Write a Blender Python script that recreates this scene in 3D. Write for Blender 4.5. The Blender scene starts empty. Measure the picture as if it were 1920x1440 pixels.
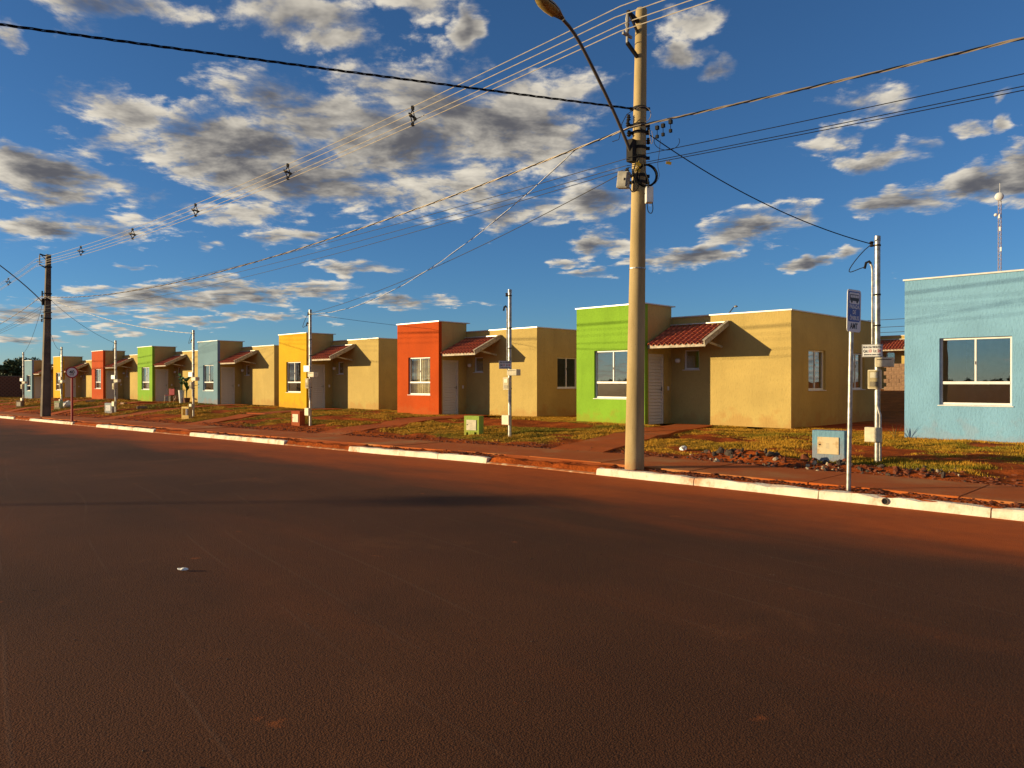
import bpy, bmesh, math, random
import numpy as np
from mathutils import Vector, Matrix, Quaternion

random.seed(7)
rng = np.random.default_rng(11)
scene = bpy.context.scene
COL = scene.collection

# ------------------------------------------------------------------ camera
F_PX, HOR, EYE = 1425.0, 716.0, 1.55          # focal length in photo pixels, horizon row, eye height
YAW = math.atan2(0.703, 0.711)
VIEW = Vector((-math.sin(YAW), math.cos(YAW), 0.0))
RIGHT = Vector((math.cos(YAW), math.sin(YAW), 0.0))
cam_d = bpy.data.cameras.new("camera")
cam_d.lens = 36.0 * F_PX / 1920.0
cam_d.sensor_width = 36.0
cam_d.clip_start = 0.05
cam_d.clip_end = 6000.0
cam = bpy.data.objects.new("camera", cam_d)
cam.location = (0, 0, EYE)
cam.rotation_euler = (math.radians(90) - (720 - HOR) / F_PX, 0, YAW)
COL.objects.link(cam)
scene.camera = cam

# ------------------------------------------------------------------ sun and sky
SUN_T = Vector((0.69, 0.73, -0.148)).normalized()      # direction the light travels
SUN_EL = math.asin(-SUN_T.z)
SUN_AZ = math.atan2(-SUN_T.x, -SUN_T.y)
sun_d = bpy.data.lights.new("sun", 'SUN')
sun_d.energy = 5.0
sun_d.angle = math.radians(0.55)
sun_d.color = (1.0, 0.78, 0.44)
sun = bpy.data.objects.new("sun", sun_d)
sun.rotation_euler = SUN_T.to_track_quat('-Z', 'Y').to_euler()
sun.location = (-30, -30, 40)
COL.objects.link(sun)

scene.view_settings.view_transform = 'Standard'
scene.view_settings.look = 'None'
scene.view_settings.exposure = 0.6
scene.view_settings.gamma = 1.0
scene.view_settings.use_curve_mapping = False
SKY_STRENGTH = 0.09
CL_THR, CL_SCALE, CL_AMP, CL_SHIFT, CL_SOFT, CL_DARK, CL_G = 0.48, 2.9, 1.95, 0.085, 0.30, 1.05, 1.15
CL_GREY, CL_WHITE = (0.075, 0.074, 0.082), (0.57, 0.52, 0.43)

world = bpy.data.worlds.new("World")
scene.world = world
world.use_nodes = True
wt = world.node_tree
wt.nodes.clear()


def nd(nt, kind, **kw):
    n = nt.nodes.new(kind)
    for k, val in kw.items():
        setattr(n, k, val)
    return n


def math_n(nt, op, a, b=None, c=None, clamp=False):
    n = nt.nodes.new('ShaderNodeMath')
    n.operation = op
    n.use_clamp = clamp
    for i, s in enumerate((a, b, c)):
        if s is None:
            continue
        if isinstance(s, (int, float)):
            n.inputs[i].default_value = s
        else:
            nt.links.new(s, n.inputs[i])
    return n.outputs[0]


def vmath(nt, op, a, b=None):
    n = nt.nodes.new('ShaderNodeVectorMath')
    n.operation = op
    for i, s in enumerate((a, b)):
        if s is None:
            continue
        if isinstance(s, (tuple, list, Vector)):
            n.inputs[i].default_value = tuple(s)
        else:
            nt.links.new(s, n.inputs[i])
    return n.outputs['Value'] if op in ('DOT_PRODUCT', 'LENGTH') else n.outputs[0]


def smooth(nt, val, lo, hi, out_lo=0.0, out_hi=1.0):
    n = nt.nodes.new('ShaderNodeMapRange')
    n.interpolation_type = 'SMOOTHSTEP'
    nt.links.new(val, n.inputs['Value'])
    n.inputs['From Min'].default_value = lo
    n.inputs['From Max'].default_value = hi
    n.inputs['To Min'].default_value = out_lo
    n.inputs['To Max'].default_value = out_hi
    return n.outputs['Result']


def mixc(nt, fac, a, b, mode='MIX'):
    n = nt.nodes.new('ShaderNodeMix')
    n.data_type = 'RGBA'
    n.blend_type = mode
    n.clamp_factor = True
    for sock, s in ((n.inputs[0], fac), (n.inputs[6], a), (n.inputs[7], b)):
        if isinstance(s, (int, float)):
            sock.default_value = s
        elif isinstance(s, (tuple, list)):
            sock.default_value = tuple(s) + ((1.0,) if len(s) == 3 else ())
        else:
            nt.links.new(s, sock)
    return n.outputs[2]


def noise(nt, vec, scale, detail=3.0, rough=0.55, distort=0.0):
    n = nt.nodes.new('ShaderNodeTexNoise')
    n.inputs['Scale'].default_value = scale
    n.inputs['Detail'].default_value = detail
    n.inputs['Roughness'].default_value = rough
    n.inputs['Distortion'].default_value = distort
    if vec is not None:
        nt.links.new(vec, n.inputs['Vector'])
    return n.outputs['Fac']


def scaled(nt, vec, s):
    return vmath(nt, 'MULTIPLY', vec, s)


# cloud banks in the sky, given by compass bearing and height above the horizon:
# (bearing from the street-ward view, elevation, half width, half height, weight), all in degrees
def sky_spot(x, y, rx, ry, w):
    u, v = (x - 960) / F_PX, (HOR - y) / F_PX
    az = math.atan(u)
    el = math.atan(v * math.cos(az))
    return (az, el, rx / F_PX * math.cos(az) ** 2, ry / F_PX * math.cos(az), w)


CLOUDS = [sky_spot(*c) for c in [
    (180, 185, 130, 50, 1.0), (230, 270, 170, 55, 1.0), (430, 285, 210, 90, 1.1), (600, 215, 230, 75, 1.1),
    (820, 250, 270, 110, 1.25), (620, 330, 260, 75, 1.1), (930, 230, 150, 85, 1.15), (420, 395, 190, 40, 1.0),
    (60, 310, 120, 45, 1.0), (120, 355, 150, 42, 1.0), (70, 425, 140, 34, 1.0), (200, 415, 110, 32, 0.95),
    (740, 375, 150, 42, 0.9), (870, 345, 120, 34, 0.9), (990, 395, 90, 38, 0.95), (1110, 380, 110, 34, 1.2),
    (230, 12, 190, 36, 0.95), (40, 82, 55, 26, 0.9), (570, 28, 180, 46, 0.92), (640, 75, 95, 30, 0.85), (760, 8, 100, 28, 0.9), (130, 40, 60, 30, 0.7),
    (885, 50, 40, 38, 0.95), (1310, 30, 100, 36, 0.9), (1295, 105, 60, 26, 0.85), (1362, 136, 40, 26, 0.9),
    (1130, 452, 80, 32, 1.1), (1045, 485, 55, 14, 0.8), (1100, 516, 85, 15, 0.85), (1415, 424, 105, 38, 1.25),
    (1310, 484, 120, 22, 1.15), (1522, 490, 75, 14, 1.15), (1545, 270, 80, 36, 0.85), (1610, 205, 110, 56, 0.78),
    (1660, 290, 90, 28, 0.95), (1705, 375, 120, 28, 1.1), (1840, 342, 120, 36, 1.1), (1905, 300, 50, 26, 0.95),
    (1900, 180, 30, 22, 0.85), (1810, 250, 60, 16, 0.75), (1895, 232, 40, 18, 0.75),
    (90, 580, 190, 22, 1.0), (280, 562, 210, 28, 1.0), (450, 545, 200, 26, 1.05), (470, 588, 130, 14, 0.95),
    (575, 550, 100, 20, 0.95), (640, 505, 110, 18, 0.95), (780, 575, 100, 18, 0.95), (520, 452, 80, 20, 0.8),
    (300, 602, 150, 14, 0.85), (220, 622, 110, 8, 0.8), (60, 640, 160, 9, 0.85), (380, 470, 60, 10, 0.75), (230, 495, 40, 8, 0.7)]]

cg = wt
tc = nd(wt, 'ShaderNodeTexCoord')
D = tc.outputs['Generated']
sep = nd(cg, 'ShaderNodeSeparateXYZ')
cg.links.new(D, sep.inputs[0])
dz = math_n(cg, 'MAXIMUM', sep.outputs[2], 0.0)
rr, ff = vmath(cg, 'DOT_PRODUCT', D, RIGHT), vmath(cg, 'DOT_PRODUCT', D, VIEW)
zz = math_n(cg, 'ADD', dz, 0.10)
comb = nd(cg, 'ShaderNodeCombineXYZ')           # position on the flat cloud layer
cg.links.new(math_n(cg, 'DIVIDE', rr, zz), comb.inputs[0])
cg.links.new(math_n(cg, 'DIVIDE', ff, zz), comb.inputs[1])
az_s = math_n(cg, 'ARCTAN2', rr, ff)
el_s = math_n(cg, 'ARCSINE', dz)
pnt = nd(cg, 'ShaderNodeCombineXYZ')
cg.links.new(az_s, pnt.inputs[0])
cg.links.new(el_s, pnt.inputs[1])


def noise2(vec, scale, detail, rough, distort=0.0):
    n = nd(cg, 'ShaderNodeTexNoise', noise_dimensions='2D')
    n.inputs['Scale'].default_value = scale
    n.inputs['Detail'].default_value = detail
    n.inputs['Roughness'].default_value = rough
    n.inputs['Distortion'].default_value = distort
    cg.links.new(vec, n.inputs['Vector'])
    return n


# wobble the bank outlines so that they are not ellipses
wob = noise2(pnt.outputs[0], 11.0, 3.0, 0.6)
q = vmath(cg, 'ADD', pnt.outputs[0], vmath(cg, 'MULTIPLY', vmath(cg, 'SUBTRACT', wob.outputs['Color'], (0.5, 0.5, 0.5)), (0.10, 0.045, 0.0)))
acc = None
for (a0, e0, sa, se, wgt) in CLOUDS:
    n_ = nd(cg, 'ShaderNodeVectorMath', operation='MULTIPLY_ADD')
    cg.links.new(q, n_.inputs[0])
    n_.inputs[1].default_value = (1 / sa, 1 / se, 0)
    n_.inputs[2].default_value = (-a0 / sa, -e0 / se, math.sqrt(0.6 + math.log(wgt) / math.log(0.45)))
    ex = vmath(cg, 'DOT_PRODUCT', n_.outputs[0], n_.outputs[0])
    acc = ex if acc is None else math_n(cg, 'MINIMUM', acc, ex)
acc = math_n(cg, 'POWER', 0.45, math_n(cg, 'SUBTRACT', acc, 0.6))
# elsewhere the same broken cloud field goes on
outside = math_n(cg, 'MAXIMUM', smooth(cg, math_n(cg, 'ABSOLUTE', az_s), 0.60, 0.80), smooth(cg, el_s, 0.50, 0.65))
n_far = noise2(pnt.outputs[0], 3.2, 1.0, 0.5).outputs['Fac']
cov = math_n(cg, 'MAXIMUM', acc, math_n(cg, 'MULTIPLY', outside, smooth(cg, n_far, 0.42, 0.60, 0.2, 0.95)))
cov = math_n(cg, 'SUBTRACT', cov, CL_THR)


def density(vec, detail):
    n_ = noise2(vec, CL_SCALE, detail, 0.62, 0.12).outputs['Fac']
    return math_n(cg, 'MULTIPLY_ADD', math_n(cg, 'SUBTRACT', n_, 0.5), CL_AMP, cov)


dens = density(comb.outputs[0], 8.0)
# the same layer a little nearer the sun: what lies between cloud and light
toward = -SUN_T
sh = Vector((toward.dot(RIGHT), toward.dot(VIEW), 0)).normalized() * CL_SHIFT
dens_s = density(vmath(cg, 'ADD', comb.outputs[0], (sh.x, sh.y - CL_SHIFT * 0.6, 0)), 5.0)
slope = math_n(wt, 'SUBTRACT', dens, dens_s)          # thinner towards the sun: a lit, crisp flank
soft = smooth(wt, slope, -0.35, 0.35, 0.75, CL_SOFT)
alpha = smooth(wt, math_n(wt, 'DIVIDE', dens, soft), 0.0, 1.0)
thick = math_n(wt, 'MAXIMUM', dens, 0.0)
lit = smooth(wt, math_n(wt, 'SUBTRACT', math_n(wt, 'MULTIPLY', slope, CL_G), math_n(wt, 'MULTIPLY', thick, CL_DARK)), -0.95, 0.34)
K = 1.0 / SKY_STRENGTH
cl_col = mixc(wt, lit, tuple(c * K for c in CL_GREY), tuple(c * K for c in CL_WHITE))
sky = nd(wt, 'ShaderNodeTexSky')
sky.sky_type = 'NISHITA'
sky.sun_disc = False
sky.sun_elevation = SUN_EL
sky.sun_rotation = SUN_AZ
sky.altitude = 4500
sky.air_density = 1.5
sky.dust_density = 0.5
sky.ozone_density = 5.0
sky_col = sky.outputs[0]
final = mixc(wt, math_n(wt, 'MULTIPLY', alpha, 0.97), sky_col, cl_col)
bg = nd(wt, 'ShaderNodeBackground')
bg.inputs['Strength'].default_value = SKY_STRENGTH
wt.links.new(final, bg.inputs['Color'])
wo = nd(wt, 'ShaderNodeOutputWorld')
wt.links.new(bg.outputs[0], wo.inputs['Surface'])
world.cycles.sampling_method = 'MANUAL'
world.cycles.sample_map_resolution = 256


# ------------------------------------------------------------------ helpers
def ratio(px):
    u = (px - 960) / F_PX
    return (-VIEW.y * 0 + (VIEW.x + u * RIGHT.x)) / (VIEW.y + u * RIGHT.y)


def x_at(px, Y):
    return Y * ratio(px)


def depth_of(X, Y):
    return X * VIEW.x + Y * VIEW.y


def z_at(px, py, Y):
    X = x_at(px, Y)
    return EYE + (HOR - py) * depth_of(X, Y) / F_PX


def P(px, py, Y):
    return Vector((x_at(px, Y), Y, z_at(px, py, Y)))


def zr(X):                                           # height of the road along the street
    X = np.asarray(X, float)
    t = np.clip(-8.0 - X, 0, 80)
    return -0.0108 * t * np.clip(t / 6.0, 0, 1)


def zbase(X):                                        # height of the house plots
    return np.interp(X, [-300, -84, -74, -66, 100], [-0.3, -0.07, 0.08, 0.27, 0.27])


def lattice(seed, n=256):
    return np.random.default_rng(seed).random((n, n))


_LAT = {}


def vnoise(x, y, seed=0):
    if seed not in _LAT:
        _LAT[seed] = lattice(seed)
    L = _LAT[seed]
    x, y = np.asarray(x, float), np.asarray(y, float)
    xi, yi = np.floor(x).astype(int), np.floor(y).astype(int)
    fx, fy = x - xi, y - yi
    fx, fy = fx * fx * (3 - 2 * fx), fy * fy * (3 - 2 * fy)
    a, b = L[xi % 256, yi % 256], L[(xi + 1) % 256, yi % 256]
    c, d_ = L[xi % 256, (yi + 1) % 256], L[(xi + 1) % 256, (yi + 1) % 256]
    return (a * (1 - fx) + b * fx) * (1 - fy) + (c * (1 - fx) + d_ * fx) * fy


def fbm(x, y, seed=0, oct=4):
    s, amp, tot = 0, 1.0, 0
    for o in range(oct):
        s = s + amp * vnoise(x * 2 ** o, y * 2 ** o, seed + o)
        tot += amp
        amp *= 0.55
    return s / tot


def tag(o, label=None, cat=None, group=None, kind=None):
    if label:
        o['label'] = label
    if cat:
        o['category'] = cat
    if group:
        o['group'] = group
    if kind:
        o['kind'] = kind
    return o


def empty(name, loc=(0, 0, 0), rz=0.0, parent=None):
    o = bpy.data.objects.new(name, None)
    o.empty_display_size = 0.2
    o.location = loc
    o.rotation_euler = (0, 0, rz)
    o.parent = parent
    COL.objects.link(o)
    return o


class MB:
    def __init__(self):
        self.v, self.f, self.m = [], [], []

    def add(self, vs, fs, mi=0):
        b = len(self.v)
        self.v += [tuple(p) for p in vs]
        self.f += [tuple(i + b for i in f) for f in fs]
        self.m += [mi] * len(fs)
        return self

    def box(self, x0, x1, y0, y1, z0, z1, mi=0):
        vs = [(x, y, z) for z in (z0, z1) for y in (y0, y1) for x in (x0, x1)]
        return self.add(vs, [(0, 2, 3, 1), (4, 5, 7, 6), (0, 1, 5, 4), (2, 6, 7, 3), (0, 4, 6, 2), (1, 3, 7, 5)], mi)

    def obox(self, c, size, mat3=None, mi=0):
        c = Vector(c)
        h = [s / 2 for s in size]
        vs = []
        for sz in (-1, 1):
            for sy in (-1, 1):
                for sx in (-1, 1):
                    p = Vector((sx * h[0], sy * h[1], sz * h[2]))
                    vs.append(c + (mat3 @ p if mat3 is not None else p))
        return self.add(vs, [(0, 2, 3, 1), (4, 5, 7, 6), (0, 1, 5, 4), (2, 6, 7, 3), (0, 4, 6, 2), (1, 3, 7, 5)], mi)

    def bar(self, a, b, w, h, mi=0):
        a, b = Vector(a), Vector(b)
        d = (b - a)
        q = d.to_track_quat('Y', 'Z').to_matrix()
        return self.obox((a + b) / 2, (w, d.length, h), q, mi)

    def tube(self, pts, r, n=6, caps=True, mi=0):
        pts = [Vector(p) for p in pts]
        rs = r if isinstance(r, (list, tuple)) else [r] * len(pts)
        rings = []
        ref = None
        for i, p in enumerate(pts):
            t = (pts[min(i + 1, len(pts) - 1)] - pts[max(i - 1, 0)]).normalized()
            if ref is None:
                ref = Vector((0, 0, 1)) if abs(t.z) < 0.9 else Vector((1, 0, 0))
            a = t.cross(ref).normalized()
            b = a.cross(t).normalized()
            ref = b
            rings.append([p + (a * math.cos(2 * math.pi * k / n) + b * math.sin(2 * math.pi * k / n)) * rs[i] for k in range(n)])
        vs = [q for ring in rings for q in ring]
        fs = []
        for i in range(len(pts) - 1):
            for k in range(n):
                k2 = (k + 1) % n
                fs.append((i * n + k, i * n + k2, (i + 1) * n + k2, (i + 1) * n + k))
        if caps:
            fs.append(tuple(range(n - 1, -1, -1)))
            fs.append(tuple((len(pts) - 1) * n + k for k in range(n)))
        return self.add(vs, fs, mi)

    def prism(self, poly, x0, x1, axis='x', mi=0):
        n = len(poly)
        if axis == 'x':
            vs = [(x0, a, b) for a, b in poly] + [(x1, a, b) for a, b in poly]
        elif axis == 'y':
            vs = [(a, x0, b) for a, b in poly] + [(a, x1, b) for a, b in poly]
        else:
            vs = [(a, b, x0) for a, b in poly] + [(a, b, x1) for a, b in poly]
        fs = [tuple(range(n - 1, -1, -1)), tuple(range(n, 2 * n))]
        for k in range(n):
            k2 = (k + 1) % n
            fs.append((k, k2, n + k2, n + k))
        return self.add(vs, fs, mi)

    def lathe(self, prof, n=12, c=(0, 0, 0), mi=0):
        vs, fs = [], []
        for (r, z) in prof:
            for k in range(n):
                a = 2 * math.pi * k / n
                vs.append((c[0] + r * math.cos(a), c[1] + r * math.sin(a), c[2] + z))
        for i in range(len(prof) - 1):
            for k in range(n):
                k2 = (k + 1) % n
                fs.append((i * n + k, i * n + k2, (i + 1) * n + k2, (i + 1) * n + k))
        fs.append(tuple(range(n - 1, -1, -1)))
        fs.append(tuple((len(prof) - 1) * n + k for k in range(n)))
        return self.add(vs, fs, mi)

    def mesh(self, name, mats, smooth_it=False, fix=True):
        me = bpy.data.meshes.new(name)
        me.from_pydata(self.v, [], self.f)
        if not isinstance(mats, (list, tuple)):
            mats = [mats]
        for m in mats:
            me.materials.append(m)
        if len(mats) > 1:
            me.polygons.foreach_set('material_index', self.m)
        if fix:
            bm = bmesh.new()
            bm.from_mesh(me)
            bmesh.ops.recalc_face_normals(bm, faces=bm.faces)
            bm.to_mesh(me)
            bm.free()
        if smooth_it:
            me.polygons.foreach_set('use_smooth', [True] * len(me.polygons))
        me.update()
        return me

    def build(self, name, mats, parent=None, smooth_it=False, loc=None, rot=None, bevel=0.0, fix=True):
        o = bpy.data.objects.new(name, self.mesh(name, mats, smooth_it, fix))
        COL.objects.link(o)
        o.parent = parent
        if loc is not None:
            o.location = loc
        if rot is not None:
            o.rotation_euler = rot
        if bevel:
            b = o.modifiers.new("bevel", 'BEVEL')
            b.width = bevel
            b.segments = 2
            b.limit_method = 'ANGLE'
        if smooth_it:
            o.data.set_sharp_from_angle(angle=math.radians(40))
        return o


def mesh_np(name, verts, faces, mat, cols=None, smooth_it=False, colname='tint'):
    """fast mesh from numpy arrays; faces of equal size"""
    me = bpy.data.meshes.new(name)
    nv, (nf, k) = len(verts), faces.shape
    me.vertices.add(nv)
    me.vertices.foreach_set('co', verts.astype(np.float32).ravel())
    me.loops.add(nf * k)
    me.loops.foreach_set('vertex_index', faces.astype(np.int32).ravel())
    me.polygons.add(nf)
    me.polygons.foreach_set('loop_start', np.arange(0, nf * k, k, dtype=np.int32))
    me.polygons.foreach_set('use_smooth', np.full(nf, smooth_it))
    me.update(calc_edges=True)
    if cols is not None:
        at = me.color_attributes.new(colname, 'FLOAT_COLOR', 'POINT')
        at.data.foreach_set('color', cols.astype(np.float32).ravel())
    me.materials.append(mat)
    return me


def link_mesh(name, me, parent=None):
    o = bpy.data.objects.new(name, me)
    COL.objects.link(o)
    o.parent = parent
    return o


def copy_tree(o, parent=None):
    c = o.copy()
    COL.objects.link(c)
    c.parent = parent
    for ch in list(o.children):
        copy_tree(ch, c)
    return c


def set_mat(o, m):
    for s in o.material_slots:
        s.link = 'OBJECT'
        s.material = m


def text_obj(body, size, mat, parent, loc, rot=(math.pi / 2, 0, 0), bold=0.0, name='lettering', sx=1.0):
    cu = bpy.data.curves.new('text', 'FONT')
    cu.body = body
    cu.size = size
    cu.align_x = 'CENTER'
    cu.align_y = 'CENTER'
    cu.extrude = 0.0008
    cu.offset = bold
    cu.resolution_u = 3
    t = bpy.data.objects.new('text', cu)
    COL.objects.link(t)
    dg = bpy.context.evaluated_depsgraph_get()
    me = bpy.data.meshes.new_from_object(t.evaluated_get(dg))
    bpy.data.objects.remove(t)
    me.name = name
    me.materials.clear()
    me.materials.append(mat)
    o = link_mesh(name, me, parent)
    o.location = loc
    o.rotation_euler = rot
    o.scale = (sx, 1, 1)
    return o


# ------------------------------------------------------------------ materials
def new_mat(name):
    m = bpy.data.materials.new(name)
    m.use_nodes = True
    nt = m.node_tree
    b = nt.nodes['Principled BSDF']
    return m, nt, b


def bump(nt, b, h, strength, dist):
    n = nt.nodes.new('ShaderNodeBump')
    n.inputs['Strength'].default_value = strength
    n.inputs['Distance'].default_value = dist
    nt.links.new(h, n.inputs['Height'])
    nt.links.new(n.outputs[0], b.inputs['Normal'])


def plain(name, col, rough=0.6, metal=0.0, var=0.15, scale=6.0, bmp=0.0, bscale=80.0, spec=0.4, coords='Object'):
    m, nt, b = new_mat(name)
    t = nd(nt, 'ShaderNodeTexCoord').outputs[coords]
    n = noise(nt, t, scale, 4.0)
    lo = tuple(max(0, c * (1 - var)) for c in col)
    hi = tuple(min(1, c * (1 + var)) for c in col)
    nt.links.new(mixc(nt, smooth(nt, n, 0.3, 0.7), lo, hi), b.inputs['Base Color'])
    b.inputs['Roughness'].default_value = rough
    b.inputs['Metallic'].default_value = metal
    b.inputs['Specular IOR Level'].default_value = spec
    if bmp:
        bump(nt, b, noise(nt, t, bscale, 3.0), bmp, 0.01)
    return m


SOIL_C = (0.235, 0.075, 0.030)


def stucco(name, col, dirt=0.27, rough_scale=24.0, strength=0.6):
    m, nt, b = new_mat(name)
    t = nd(nt, 'ShaderNodeTexCoord').outputs['Object']
    oi = nd(nt, 'ShaderNodeObjectInfo').outputs['Random']
    off = nd(nt, 'ShaderNodeCombineXYZ')
    nt.links.new(math_n(nt, 'MULTIPLY', oi, 37.0), off.inputs[0])
    tv = vmath(nt, 'ADD', t, off.outputs[0])
    big = noise(nt, tv, 0.9, 4.0)
    streak = noise(nt, scaled(nt, tv, (2.2, 2.2, 0.25)), 1.6, 4.0)
    c = mixc(nt, smooth(nt, big, 0.3, 0.7), tuple(x * 0.90 for x in col), tuple(min(1, x * 1.06) for x in col))
    c = mixc(nt, smooth(nt, streak, 0.52, 0.75, 0.0, 0.22), c, tuple(x * 0.62 for x in col))
    grain = noise(nt, scaled(nt, tv, (1.0, 1.0, 0.45)), rough_scale, 5.0, 0.65)
    c = mixc(nt, smooth(nt, grain, 0.50, 0.70, 0.0, 0.32), c, tuple(x * 0.6 for x in col))
    sp = nd(nt, 'ShaderNodeSeparateXYZ')
    nt.links.new(t, sp.inputs[0])
    hz = math_n(nt, 'SUBTRACT', sp.outputs[2], math_n(nt, 'MULTIPLY', math_n(nt, 'SUBTRACT', noise(nt, tv, 3.0, 5.0), 0.42), 1.5))
    c = mixc(nt, smooth(nt, hz, 0.26, -0.05, 0.0, dirt), c, (0.38, 0.12, 0.03))
    nt.links.new(c, b.inputs['Base Color'])
    b.inputs['Roughness'].default_value = 0.85
    b.inputs['Specular IOR Level'].default_value = 0.15
    bump(nt, b, grain, strength, 0.02)
    return m


BEIGE = (0.465, 0.340, 0.112)
M = {}
M['beige'] = stucco('beige_stucco', BEIGE)
M['green'] = stucco('lime_green_stucco', (0.205, 0.385, 0.030), 0.25)
M['orange'] = stucco('orange_stucco', (0.43, 0.060, 0.004), 0.25)
M['yellow'] = stucco('yellow_stucco', (0.62, 0.36, 0.012), 0.25)
M['blue'] = stucco('pale_blue_stucco', (0.185, 0.37, 0.53), 0.12)
M['blue_grey'] = stucco('dusty_blue_stucco', (0.16, 0.27, 0.34), 0.25)
M['interior'] = plain('interior_plaster', (0.30, 0.26, 0.20), 0.9)
M['coping'] = plain('galvanised_coping', (0.55, 0.53, 0.49), 0.45, 0.4, 0.08)
M['white'] = plain('white_painted_metal', (0.74, 0.72, 0.68), 0.4, 0.0, 0.06)
M['door'] = plain('white_door_paint', (0.66, 0.63, 0.58), 0.45, 0.0, 0.06)
M['wood'] = plain('weathered_fascia_paint', (0.40, 0.34, 0.25), 0.7, 0.0, 0.35, 9.0, 0.3, 40)
M['tile'] = plain('terracotta_tile', (0.40, 0.082, 0.028), 0.7, 0.0, 0.5, 7.0, 0.3, 60)
M['mortar'] = plain('pale_mortar', (0.5, 0.40, 0.28), 0.9)
M['steel'] = plain('galvanised_steel', (0.36, 0.345, 0.32), 0.42, 0.7, 0.3, 14)
M['dark_metal'] = plain('dark_hardware', (0.028, 0.025, 0.023), 0.7, 0.0, spec=0.1)
M['arm_metal'] = plain('brown_grey_arm_metal', (0.10, 0.085, 0.07), 0.5, 0.4)
M['black_cable'] = plain('black_cable_sheath', (0.010, 0.010, 0.011), 0.6, spec=0.08)
M['grey_cable'] = plain('grey_cable', (0.045, 0.043, 0.041), 0.6, spec=0.1)
M['bare_cable'] = plain('bare_aluminium_conductor', (0.27, 0.22, 0.17), 0.55, 0.2)
M['line_cable'] = plain('pale_line_sheath', (0.46, 0.40, 0.31), 0.5, spec=0.3)
M['white_cable'] = plain('pale_cable_sheath', (0.7, 0.68, 0.64), 0.5)
M['box_plastic'] = plain('cream_plastic', (0.60, 0.53, 0.36), 0.5, 0.0, 0.15, 8)
M['grey_plastic'] = plain('grey_plastic', (0.30, 0.28, 0.24), 0.6, 0.0, 0.25, 8)
M['lamp_glass'] = plain('amber_lamp_lens', (0.30, 0.22, 0.07), 0.15, 0.0, 0.3, 25, spec=0.6)
M['black_paint'] = plain('black_lettering', (0.015, 0.015, 0.018), 0.5)
M['red_paint'] = plain('red_lettering', (0.55, 0.02, 0.015), 0.5)
M['sign_white'] = plain('sign_white', (0.70, 0.70, 0.68), 0.4, 0, 0.05)
M['sign_blue'] = plain('sign_blue', (0.02, 0.06, 0.33), 0.4, 0, 0.05)
M['sign_red'] = plain('sign_red', (0.38, 0.015, 0.02), 0.45, 0, 0.1)
M['yellow_tag'] = plain('yellow_tag', (0.75, 0.45, 0.02), 0.5)
M['curtain'] = plain('striped_curtain_cloth', (0.72, 0.62, 0.36), 0.9)
M['white_curtain'] = plain('white_curtain_cloth', (0.75, 0.75, 0.74), 0.9)
M['leaf'] = plain('glossy_leaf', (0.05, 0.13, 0.03), 0.45, 0, 0.4, 5)
M['straw'] = plain('straw_leaf', (0.22, 0.17, 0.05), 0.7, 0, 0.4, 5)
M['mast_red'] = plain('faded_mast_red', (0.45, 0.35, 0.33), 0.6)
M['tree_leaf'] = plain('dark_tree_leaf', (0.045, 0.075, 0.022), 0.7, 0, 0.5, 0.6)
M['bark'] = plain('bark', (0.09, 0.065, 0.045), 0.9)
M['brick'] = plain('red_clay_brick', (0.16, 0.06, 0.03), 0.85, 0, 0.35, 3)
M['shade_toned_clay'] = plain('shade_toned_clay_block', (0.26, 0.15, 0.085), 0.85, 0, 0.35, 3)  # clay colour darkened to stand in for shade on the rear block stack
M['plastic_bag'] = plain('white_plastic', (0.78, 0.76, 0.72), 0.5)
M['red_plastic'] = plain('red_plastic', (0.35, 0.02, 0.03), 0.4)
M['stone'] = plain('broken_asphalt_stone', (0.06, 0.042, 0.030), 0.9, 0, 0.5, 9, 0.5, 40)
M['pale_stone'] = plain('pale_rubble_stone', (0.40, 0.31, 0.20), 0.9, 0, 0.4, 9, 0.5, 40)
M['red_stone'] = plain('red_clay_rubble', (0.14, 0.036, 0.012), 0.9, 0, 0.4, 9, 0.5, 40)

# window glass: clear, with mirror reflection by angle
m, nt, b = new_mat('window_glass')
ge = nd(nt, 'ShaderNodeNewGeometry')
cosv = math_n(nt, 'ABSOLUTE', vmath(nt, 'DOT_PRODUCT', ge.outputs['Normal'], ge.outputs['Incoming']))
fres = math_n(nt, 'MULTIPLY_ADD', math_n(nt, 'POWER', math_n(nt, 'SUBTRACT', 1.0, cosv), 4.0), 0.82, 0.17, clamp=True)
tr = nd(nt, 'ShaderNodeBsdfTransparent')
tr.inputs['Color'].default_value = (0.95, 0.96, 0.95, 1)
gl = nd(nt, 'ShaderNodeBsdfGlossy')
gl.inputs['Roughness'].default_value = 0.01
gl.inputs['Color'].default_value = (0.95, 0.95, 0.95, 1)
t = nd(nt, 'ShaderNodeTexCoord').outputs['Object']
bp = nd(nt, 'ShaderNodeBump')
bp.inputs['Strength'].default_value = 0.04
bp.inputs['Distance'].default_value = 0.02
nt.links.new(noise(nt, t, 2.5, 1.0), bp.inputs['Height'])
nt.links.new(bp.outputs[0], gl.inputs['Normal'])
mx = nd(nt, 'ShaderNodeMixShader')
nt.links.new(fres, mx.inputs[0])
nt.links.new(tr.outputs[0], mx.inputs[1])
nt.links.new(gl.outputs[0], mx.inputs[2])
nt.links.new(mx.outputs[0], nt.nodes['Material Output'].inputs['Surface'])
M['glass'] = m

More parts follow.
